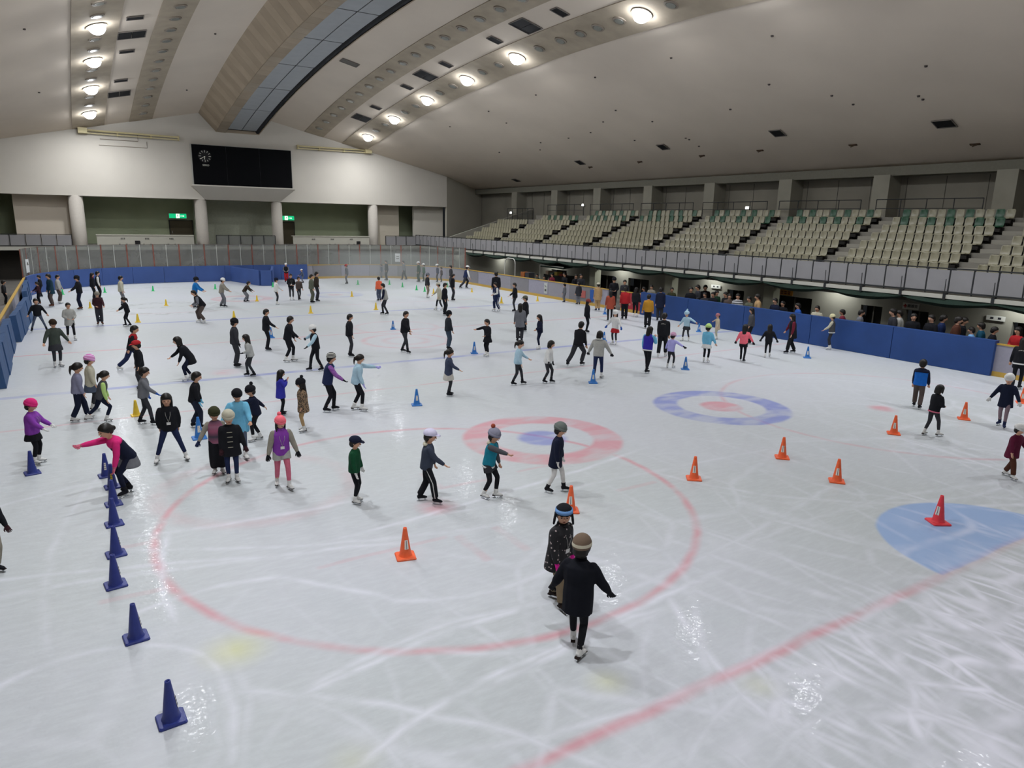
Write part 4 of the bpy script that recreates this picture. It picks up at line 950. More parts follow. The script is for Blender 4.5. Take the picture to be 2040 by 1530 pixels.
def person(x, y, rz, H, px, spec, label, base=0):
    pose, arms, hair, hat, top, leg, boot, ex = spec
    kid = H < 1.48
    sd = random.Random(label); seed = sd.random()
    hh = .165 if kid else .142
    (lf, rf, lean, cr) = POSE[pose]
    if sd.random() < .5: lf, rf = (-rf[0], rf[1], rf[2]), (-lf[0], lf[1], lf[2])
    lean = math.radians(lean)
    fy = (lf[1]+rf[1])/2
    if pose == 'stride': fy = (lf[1]+rf[1])/2+.12
    AZ = .085 if boot_has_blade(boot) else .055
    ank = [np.array([lf[0], lf[1], lf[2]+AZ]), np.array([rf[0], rf[1], rf[2]+AZ])]
    hz = .46+AZ-.003-cr; hipc = np.array([0, fy-math.sin(lean)*.10, hz])
    th, sh = .235, .225
    for _ in range(30):
        ok = True
        for s_, a in ((-1, ank[0]), (1, ank[1])):
            if np.linalg.norm(hipc+[s_*.05, 0, 0]-a) > th+sh-.004: ok = False
        if ok: break
        hipc[2] -= .008
    up = np.array([0, math.sin(lean), math.cos(lean)]); fwd = np.array([0, math.cos(lean), -math.sin(lean)]); X_ = np.array([1., 0, 0])
    neck = hipc+up*.315; hd = nrm(up*.6+np.array([0, .0, .55])); hc = neck+hd*(.035+hh*.45)+np.array([0, .012, 0])
    sho = [neck-up*.035+X_*-.098, neck-up*.035+X_*.098]
    legs = []
    for s_, a in ((-1, ank[0]), (1, ank[1])):
        h = hipc+[s_*.05, 0, 0]; d = a-h; D = min(np.linalg.norm(d), th+sh-.001); t = nrm(d)
        q = (th*th-sh*sh+D*D)/(2*D); hgt = math.sqrt(max(0, th*th-q*q)); pv = np.array([s_*.15, 1, 0.]); pv = nrm(pv-t*(pv@t)); legs.append((h, h+t*q+pv*hgt, a))
    armj = []
    for s_, S_, k in ((-1, sho[0], arms[0]), (1, sho[1], arms[1])):
        o, f, b = [math.radians(q+sd.uniform(-4, 4)) for q in ARM[k]]
        v = np.array([s_*math.sin(o), math.cos(o)*math.sin(f), -math.cos(o)*math.cos(f)])
        w_ = {'p': (-s_*.75, 1, .1), 'm': (-s_*.55, .6, 1), 'k': (-s_*.9, -.2, .0)}.get(k, (-s_*.15, 1, .25)); w_ = np.array(w_, float); w_ = nrm(w_-v*(w_@v))
        v2 = v*math.cos(b)+w_*math.sin(b); E_ = S_+v*.165; W_ = E_+v2*.145
        armj.append((S_, E_, W_, v2, nrm(np.cross(v2, np.cross(v2, w_)))))
    hat_ = hat.split(':'); hatk = hat_[0]
    topz = hc[2]+hh*.5+(.03 if hatk == 'beanie' else .012)+(.045 if 'pom' in hat_ else 0)
    s = H/topz
    T = lambda P_: P_
    root = thing('person', label, 'person', (x, y, base), rz)
    near = px > 150; vox = (.011 if px > 190 else .014) if near else (.019 if px > 90 else .026)
    def put(name, g, m, rem=True, smooth=True, par=None, extra=None, voxel=None):
        g.v = [(a[0]*s, a[1]*s, a[2]*s) for a in g.v]
        if extra: extra.v = [(a[0]*s, a[1]*s, a[2]*s) for a in extra.v]
        o = obj(name, g, m, par or root, smooth)
        if rem: REM.append((o, voxel or vox, extra))
        return o
    # ---- head frame
    turn = math.radians(ex.get('turn', sd.uniform(-12, 12))); nod = math.radians(-8 if near else -12)
    cz, sz, cn, sn = math.cos(turn), math.sin(turn), math.cos(nod), math.sin(nod)
    RH = np.array([[cz, -sz, 0], [sz, cz, 0], [0, 0, 1]])@np.array([[1, 0, 0], [0, cn, -sn], [0, sn, cn]])
    def hp(a, b, c): return hc+RH@(np.array([a, b, c])*hh)
    # ---- body: one continuous surface
    g = G()
    rows = [(-.5, .10, .10, .09), (-.44, .08, .24, .24), (-.3, .04, .33, .38), (-.1, .02, .38, .44), (.12, 0, .40, .48), (.32, -.03, .36, .43), (.44, -.03, .24, .30), (.5, -.03, .08, .1)]
    for i, (z, yo, rx, ry) in enumerate(rows): pass
    g.loft([hp(0, r[1], r[0]) for r in rows], [(r[2]*hh, r[3]*hh) for r in rows], 12, u=tuple(RH@[1, 0, 0]))
    g.loft([neck-up*.04, neck+hd*.02, hc-hd*hh*.25], [(.042, .04), (.032, .034), (.034, .038)], 10, u=(1, 0, 0))
    tb = [(hipc-up*.03, .075, .06), (hipc+up*.03, .082, .062), (hipc+up*.11, .07, .052), (hipc+up*.2, .085, .058), (neck-up*.06, .095, .052), (neck-up*.015, .07, .04), (neck+up*.01, .035, .03)]
    g.loft([q[0] for q in tb], [(q[1], q[2]) for q in tb], 12, u=(1, 0, 0))
    for (h, k_, a) in legs: g.loft([h+[0, 0, .02], (h+k_)/2, k_, (k_+a)/2, a-[0, 0, .01]], [(.05, .05), (.042, .044), (.031, .033), (.030, .032), (.022, .024)], 9, u=(1, 0, 0))
    for (S_, E_, W_, v2, n_) in armj: g.loft([S_, (S_+E_)/2, E_, (E_+W_)/2, W_], [(.03, .03), (.027, .027), (.022, .022), (.021, .021), (.016, .014)], 8)
    xg = G()
    def hand(G_, S_, E_, W_, v2, n_, s_, k=1.0):
        sd_ = nrm(np.cross(v2, n_))
        G_.loft([W_-v2*.012, W_+v2*.012, W_+v2*.04, W_+v2*.05], [(.013*k, .011*k), (.02*k, .011*k), (.021*k, .010*k), (.018*k, .008*k)], 8, u=tuple(sd_))
        for j in range(4):
            b = W_+v2*.046+sd_*(-.0155+.0105*j)*k; L_ = (.030, .036, .034, .026)[j]
            m_ = b+v2*L_*.5-n_*.004; e = m_+v2*L_*.42-n_*.013
            G_.loft([b, m_, e], [(.0056*k,)*2, (.0052*k,)*2, (.004*k,)*2], 6)
        b = W_+v2*.014+sd_*s_*.018*k; m_ = b+v2*.018+sd_*s_*.014; e = m_+v2*.018+sd_*s_*.002-n_*.004
        G_.loft([b, m_, e], [(.0068*k,)*2, (.006*k,)*2, (.0045*k,)*2], 6)
    glove = ex.get('glove')
    if not glove:
        for s_, a in zip((-1, 1), armj): hand(xg, *a, s_)
    # nose, ears
    xg.loft([hp(0, .42, .08), hp(0, .49, -.07), hp(0, .50, -.12)], [(.03*hh,)*2, (.07*hh, .06*hh), (.05*hh, .04*hh)], 6)
    for s_ in (-1, 1): xg.ell(hp(s_*.40, -.02, -.02), (.045*hh, .08*hh, .12*hh), 6, 4, rot=RH)
    body = put('body', g, SKIN, extra=xg)
    if px > 70:
        for s_ in (-1, 1):
            e = G().ell(hp(s_*.155, .43, .03), (.055*hh, .035*hh, .032*hh), 8, 4, rot=RH); put('eye', e, EYE, rem=False)
            if near: put('eyebrow', G().tube([tuple(hp(s_*.08, .455, .13)), tuple(hp(s_*.24, .42, .13))], .016*hh, 5), HAIR, rem=False)
        put('mouth', G().loft([hp(-.1, .42, -.24), hp(0, .455, -.24), hp(.1, .42, -.24)], [(.012*hh,)*2, (.03*hh,)*2, (.012*hh,)*2], 6), LIP, rem=False)
    if glove:
        gg = G()
        for s_, a in zip((-1, 1), armj):
            gg = G(); hand(gg, *a, s_, 1.3); S_, E_, W_, v2, n_ = a
            gg.loft([W_-v2*.03, W_+v2*.005], [(.024, .024), (.022, .02)], 8); put('glove', gg, pc(glove), rem=False)
    # ---- hair
    def tilt(deg):
        c_, s__ = math.cos(math.radians(deg)), math.sin(math.radians(deg)); return RH@np.array([[1, 0, 0], [0, c_, -s__], [0, s__, c_]])
    g = G(); g.ell(hp(0, -.03, .06), (.47*hh, .55*hh, .52*hh), 14, 7, rot=tilt(40 if hair == 'short' else 34), lat0=-20)
    if hair == 'short':
        g.ell(hp(0, -.21, -.16), (.43*hh, .36*hh, .38*hh), 10, 5, rot=RH)
    if hair in ('long', 'bob'):
        bot = -.62 if hair == 'bob' else -1.35
        g.loft([hp(0, -.2, .2), hp(0, -.24, -.2), hp(0, -.30, -.55), hp(0, -.32, bot)], [(.42*hh, .32*hh), (.44*hh, .3*hh), (.42*hh, .2*hh), (.3*hh, .10*hh)], 12, u=tuple(RH@[1, 0, 0]))
        for s_ in (-1, 1): g.loft([hp(s_*.36, .05, .25), hp(s_*.41, .03, -.2), hp(s_*.40, .10, -.5 if hair == 'bob' else -1.05)], [(.09*hh, .2*hh), (.08*hh, .17*hh), (.05*hh, .1*hh)], 8, u=tuple(RH@[1, 0, 0]))
    if hair == 'ponytail': g.loft([hp(0, -.48, .18), hp(0, -.66, .05), hp(0, -.66, -.4), hp(0, -.56, -.95)], [(.08*hh,)*2, (.14*hh,)*2, (.13*hh,)*2, (.04*hh,)*2], 8)
    if hair == 'bun': g.ell(hp(0, -.58, -.02), (.2*hh, .18*hh, .2*hh), 8, 5, rot=RH)
    # fringe
    if px > 110: g.loft([hp(-.36, .22, .26), hp(-.18, .36, .27), hp(0, .41, .26), hp(.18, .36, .27), hp(.36, .22, .26)], [(.05*hh, .09*hh)]*5, 6)
    put('hair', g, HAIR, voxel=vox*.8)
    # ---- hat
    if hatk in ('beanie', 'cap', 'flap'):
        cn_ = hat_[1]; hm = special(cn_) if cn_ in ('stripe', 'brownstripe', 'pinkstripe') else pc({'blackwhite': 'black', 'grey': 'grey'}.get(cn_, cn_))
        g = G(); g.ell(hp(0, -.06, .20), (.51*hh, .59*hh, (.54 if hatk == 'beanie' else .44)*hh), 16, 7, rot=tilt(12 if hatk == 'beanie' else 6), lat0=-14)
        if hatk == 'flap':
            for s_ in (-1, 1): g.loft([hp(s_*.46, -.05, .1), hp(s_*.52, 0, -.35), hp(s_*.56, .02, -.62)], [(.07*hh, .22*hh), (.08*hh, .2*hh), (.06*hh, .1*hh)], 8, u=tuple(RH@[1, 0, 0]))
        hto = put('hat', g, hm, voxel=vox*.8)
        if hatk == 'beanie':
            b = G(); b.loft([hp(0, -.07, .08), hp(0, -.03, .30)], [(.525*hh, .595*hh), (.525*hh, .60*hh)], 18, u=tuple(RH@[1, 0, 0])); 
            if cn_ not in ('stripe', 'brownstripe'): put('cuff', b, hm, rem=False, par=hto)
        if hatk == 'flap':
            put('headband', G().loft([hp(0, .01, .22), hp(0, -.01, .40)], [(.515*hh, .60*hh), (.50*hh, .58*hh)], 16, u=tuple(RH@[1, 0, 0])), pc('cyan2'), rem=False, par=hto)
        if hatk == 'cap':
            put('brim', G().loft([hp(0, .40, .24), hp(0, .62, .22), hp(0, .80, .17)], [(.36*hh, .025*hh), (.32*hh, .025*hh), (.18*hh, .02*hh)], 12, u=tuple(RH@[1, 0, 0])), hm, rem=False, par=hto)
        if 'pom' in hat_: put('pompom', G().ell(hp(0, -.32 if hatk == 'beanie' else 0, .80), (.2*hh,)*3, 10, 6), pc({'greylilac': 'rust'}.get(cn_, cn_)), rem=False, par=hto)
    # ---- top
    kind, tn = top.split(':'); tc_, sc_, tx = TOP.get(tn, (tn, tn, ''))
    coat = kind == 'coat'; puff = 1.32 if 'puff' in tx else 1.24 if tn in ('purple', 'bluebacked', 'floral', 'duffle', 'leopard', 'burgundy', 'violetblue', 'cyan') else 1.12
    lo = -.13 if coat else -.035
    g = G()
    hemp = hipc+up*lo if not coat else hipc+np.array([0, up[1]*lo*.3, lo])
    rr = [(hemp, (.118 if coat and 'puff' not in tx else .1)*puff, (.092 if coat else .078)*puff), (hipc+up*.03, .102*puff, .08*puff), (hipc+up*.11, .098*puff, .076*puff), (hipc+up*.2, .106*puff, .08*puff), (neck-up*.055, .112*puff, .07*puff), (neck-up*.015, .086, .058), (neck+up*.012, .05, .046)]
    g.loft([q[0] for q in rr], [(q[1], q[2]) for q in rr], 14, u=(1, 0, 0))
    def sleeves(G_, k=1.0):
        for (S_, E_, W_, v2, n_) in armj:
            vv = nrm(E_-S_); G_.loft([S_-vv*.03, S_-vv*.008, S_+vv*.05, E_, (E_+W_)/2, W_-v2*.0], [(.016*k,)*2, (.034*puff*k,)*2, (.040*puff*k,)*2, (.034*puff*k,)*2, (.031*puff*k,)*2, (.024*k,)*2], 10)
    tm = special(tc_) if tn in ('leopard', 'floral', 'pinkgrey', 'whitestripe') else pc(tc_)
    if tn in ('leopard', 'floral', 'whitestripe'): tm = special(tn)
    if tn == 'pinkgrey': tm = special('pinkgrey')
    if sc_ == tc_ or tn in ('leopard', 'floral', 'whitestripe'):
        sleeves(g); jk = put('coat' if coat else 'jacket', g, tm)
    else:
        jk = put('vest', g, tm); g = G(); sleeves(g); put('sleeves', g, special(sc_) if sc_ == 'purplestripe' else pc(sc_))
    if 'armstripe' in tx:
        g = G()
        for s_, (S_, E_, W_, v2, n_) in zip((-1, 1), armj):
            o_ = np.array([s_*.034, 0, .012]); g.tube([tuple(S_+o_), tuple((S_+E_)/2+o_*1.05), tuple(E_+o_*.9), tuple(W_+o_*.6)], .007, 5)
        put('sleeve_stripe', g, pc('white'), rem=False)
    if 'yoke' in tx:
        cc = {'redyoke': 'scarf', 'pinkyoke': 'hotpink', 'navyyoke': 'darknavy'}[[q for q in tx.split() if 'yoke' in q][0]]
        put('yoke', G().loft([neck-up*.075, neck-up*.05, neck-up*.012, neck+up*.014], [(.119*puff, .078*puff), (.117*puff, .074*puff), (.091*puff, .062), (.054, .05)], 14, u=(1, 0, 0)), pc(cc), rem=False)
    if 'hood' in tx: put('hood', G().ell(neck-fwd*.045-up*.004, (.085, .04, .026), 12, 5), pc('cream' if 'cream' in tx else tc_), rem=False)
    if 'hem' in tx or 'pinkhem' in tx:
        put('hem', G().loft([hemp-up*.004, hemp+up*.022], [(.103*puff, .081*puff), (.105*puff, .083*puff)], 16, u=(1, 0, 0)), pc('pink' if 'pinkhem' in tx else 'white'), rem=False)
    if 'toggles' in tx:
        for q in (.24, .17, .10, .02): c_ = hipc+up*q+fwd*.105; put('toggle', G().tube([tuple(c_-X_*.035), tuple(c_+X_*.035)], .0045, 5), pc('cream'), rem=False)
    if near and kind != 'none': put('collar', G().loft([neck-up*.01, neck+up*.028], [(.056, .05), (.05, .048)], 14, u=(1, 0, 0)), tm, rem=False)
    if ex.get('scarf'): put('scarf', G().loft([neck-up*.0, neck+up*.03], [(.055, .052), (.052, .05)], 12, u=(1, 0, 0)), pc('scarf'), rem=False)
    if ex.get('badge'):
        c_ = hipc+up*.09+fwd*.088*puff; sx = X_*.026
        put('name_badge', G().hexa([tuple(c_-sx-up*.02), tuple(c_+sx-up*.02), tuple(c_+sx-up*.02+fwd*.004), tuple(c_-sx-up*.02+fwd*.004), tuple(c_-sx+up*.02), tuple(c_+sx+up*.02), tuple(c_+sx+up*.02+fwd*.004), tuple(c_-sx+up*.02+fwd*.004)]), pc('white'), rem=False, smooth=False)
        put('lanyard', G().tube([tuple(neck+X_*.035+fwd*.03), tuple(neck-up*.1+X_*.03+fwd*.09*puff), tuple(c_+up*.02)], .0025, 4).tube([tuple(neck-X_*.035+fwd*.03), tuple(neck-up*.1-X_*.03+fwd*.09*puff), tuple(c_+up*.02)], .0025, 4), pc('lightgrey'), rem=False)
    if ex.get('back'):
        g = G()
        for q in range(9):
            a = (q-4)/4; c_ = neck-up*(.075+.018*a*a)-fwd*.076*puff+X_*a*.062+fwd*.02*a*a
            g.tube([tuple(c_-up*.009), tuple(c_+up*.009)], .0035, 4); g.tube([tuple(c_-X_*.004+up*(.006 if q % 2 else -.006)), tuple(c_+X_*.005+up*(.006 if q % 2 else -.006))], .003, 4)
        put('back_lettering', g, pc('offwhite'), rem=False)
    # ---- legs
    lk, lc = leg.split(':'); lcol = {'blackstripe': 'black', 'navystripe': 'navy'}.get(lc, lc)
    R_ = {'slim': ((.056, .058), (.046, .048), (.036, .038), (.033, .035), (.026, .027)), 'loose': ((.062, .062), (.056, .058), (.048, .05), (.046, .048), (.044, .046)),
          'wide': ((.066, .066), (.066, .068), (.066, .07), (.066, .07), (.064, .068))}[lk]
    g = G(); g.loft([hipc-up*.05, hipc-up*.0, hipc+up*.05], [(.075, .06), (.094, .072), (.088, .066)], 12, u=(1, 0, 0))
    for (h, k_, a) in legs:
        e = a+[0, 0, .012] if lk != 'wide' else a+[0, 0, .035]
        g.loft([h+[0, 0, .02], (h+k_)/2, k_, (k_+a)/2, e], R_, 10, u=(1, 0, 0))
    put('trousers' if lk != 'slim' else 'leggings', g, pc(lcol))
    if 'stripe' in lc:
        g = G()
        for s_, (h, k_, a) in zip((-1, 1), legs): g.tube([tuple(q+np.array([s_*.052, 0, 0])) for q in (h, (h+k_)/2, k_, (k_+a)/2, a+[0, 0, .015])], .006, 4)
        put('side_stripe', g, pc('white'), rem=False)
    if ex.get('skirt'):
        z1 = -.17 if coat else -.13
        put('skirt', G().loft([hipc+up*.05, hipc, hipc+np.array([0, 0, z1*.6]), hipc+np.array([0, 0, z1])], [(.085, .07), (.108, .088), (.135, .115), (.15, .125)], 16, u=(1, 0, 0)), pc(ex['skirt']), voxel=vox)
    if ex.get('shorts'):
        g = G(); g.loft([hipc-up*.05, hipc, hipc+up*.05], [(.085, .068), (.102, .08), (.094, .072)], 12, u=(1, 0, 0))
        for (h, k_, a) in legs: g.loft([h+[0, 0, .02], h+(k_-h)*.25, h+(k_-h)*.5], [(.064, .066), (.066, .068), (.068, .07)], 10, u=(1, 0, 0))
        put('shorts', g, pc(ex['shorts']))
    # ---- footwear
    bm_ = pc(boot if boot != 'brown' else 'brownboot'); blade = boot_has_blade(boot) and not ex.get('shoes')
    for s_, (h, k_, a) in zip((-1, 1), legs):
        t = nrm(k_-a); f = nrm(np.array([s_*.28, 1, 0.])); z0 = a[2]-AZ
        sz_ = .035 if blade else .004
        g = G(); g.loft([a+t*.055, a+t*.02, a-[0, 0, .012], a-f*.004-[0, 0, .03]], [(.031, .033), (.027, .030), (.027, .033), (.026, .034)], 10, u=(1, 0, 0))
        zz = z0+sz_
        c0 = np.array([a[0], a[1], 0]); rt = np.cross(f, [0, 0, 1.])
        g.loft([c0-f*.036+[0, 0, zz+.022], c0-f*.02+[0, 0, zz+.026], c0+f*.03+[0, 0, zz+.024], c0+f*.07+[0, 0, zz+.017], c0+f*.098+[0, 0, zz+.012]], [(.018, .02), (.026, .026), (.028, .024), (.028, .018), (.014, .010)], 10, u=tuple(rt))
        bt_ = put('skate' if blade else 'shoe', g, bm_, rem=near, voxel=.010)
        if blade:
            b = G()
            def bar(c0_, c1_, hw):
                p4 = [c0_-rt*hw, c1_-rt*hw, c1_+rt*hw, c0_+rt*hw]; return p4
            lo_ = bar(c0-f*.045+[0, 0, z0], c0+f*.10+[0, 0, z0], .003); hi = bar(c0-f*.045+[0, 0, z0+.010], c0+f*.10+[0, 0, z0+.010], .003); b.hexa([tuple(q) for q in lo_+hi])
            for u_ in (-.022, .062): q0 = c0+f*u_; b.hexa([tuple(q) for q in bar(q0+[0, 0, z0+.01], q0+f*.018+[0, 0, z0+.01], .003)+bar(q0-f*.006+[0, 0, zz+.006], q0+f*.026+[0, 0, zz+.006], .006)])
            put('blade', b, BLADE, rem=False, smooth=False, par=bt_)
            if near or (boot == 'white' and px > 90):
                b = G(); b.hexa([tuple(q) for q in bar(c0-f*.05+[0, 0, zz-.004], c0-f*.008+[0, 0, zz-.004], .02)+bar(c0-f*.045+[0, 0, zz+.012], c0-f*.008+[0, 0, zz+.012], .02)])
                b.hexa([tuple(q) for q in bar(c0-f*.008+[0, 0, zz+.004], c0+f*.10+[0, 0, zz+.000], .020)+bar(c0-f*.008+[0, 0, zz+.010], c0+f*.10+[0, 0, zz+.006], .020)])
                put('sole', b, pc('blackbrown'), rem=False, smooth=False, par=bt_)
    return root
PAL.update(brownboot='5a382a', cyan2='6f9ad0')
def boot_has_blade(b): return b != 'shoe'
PAL['shoe'] = '2a2624'
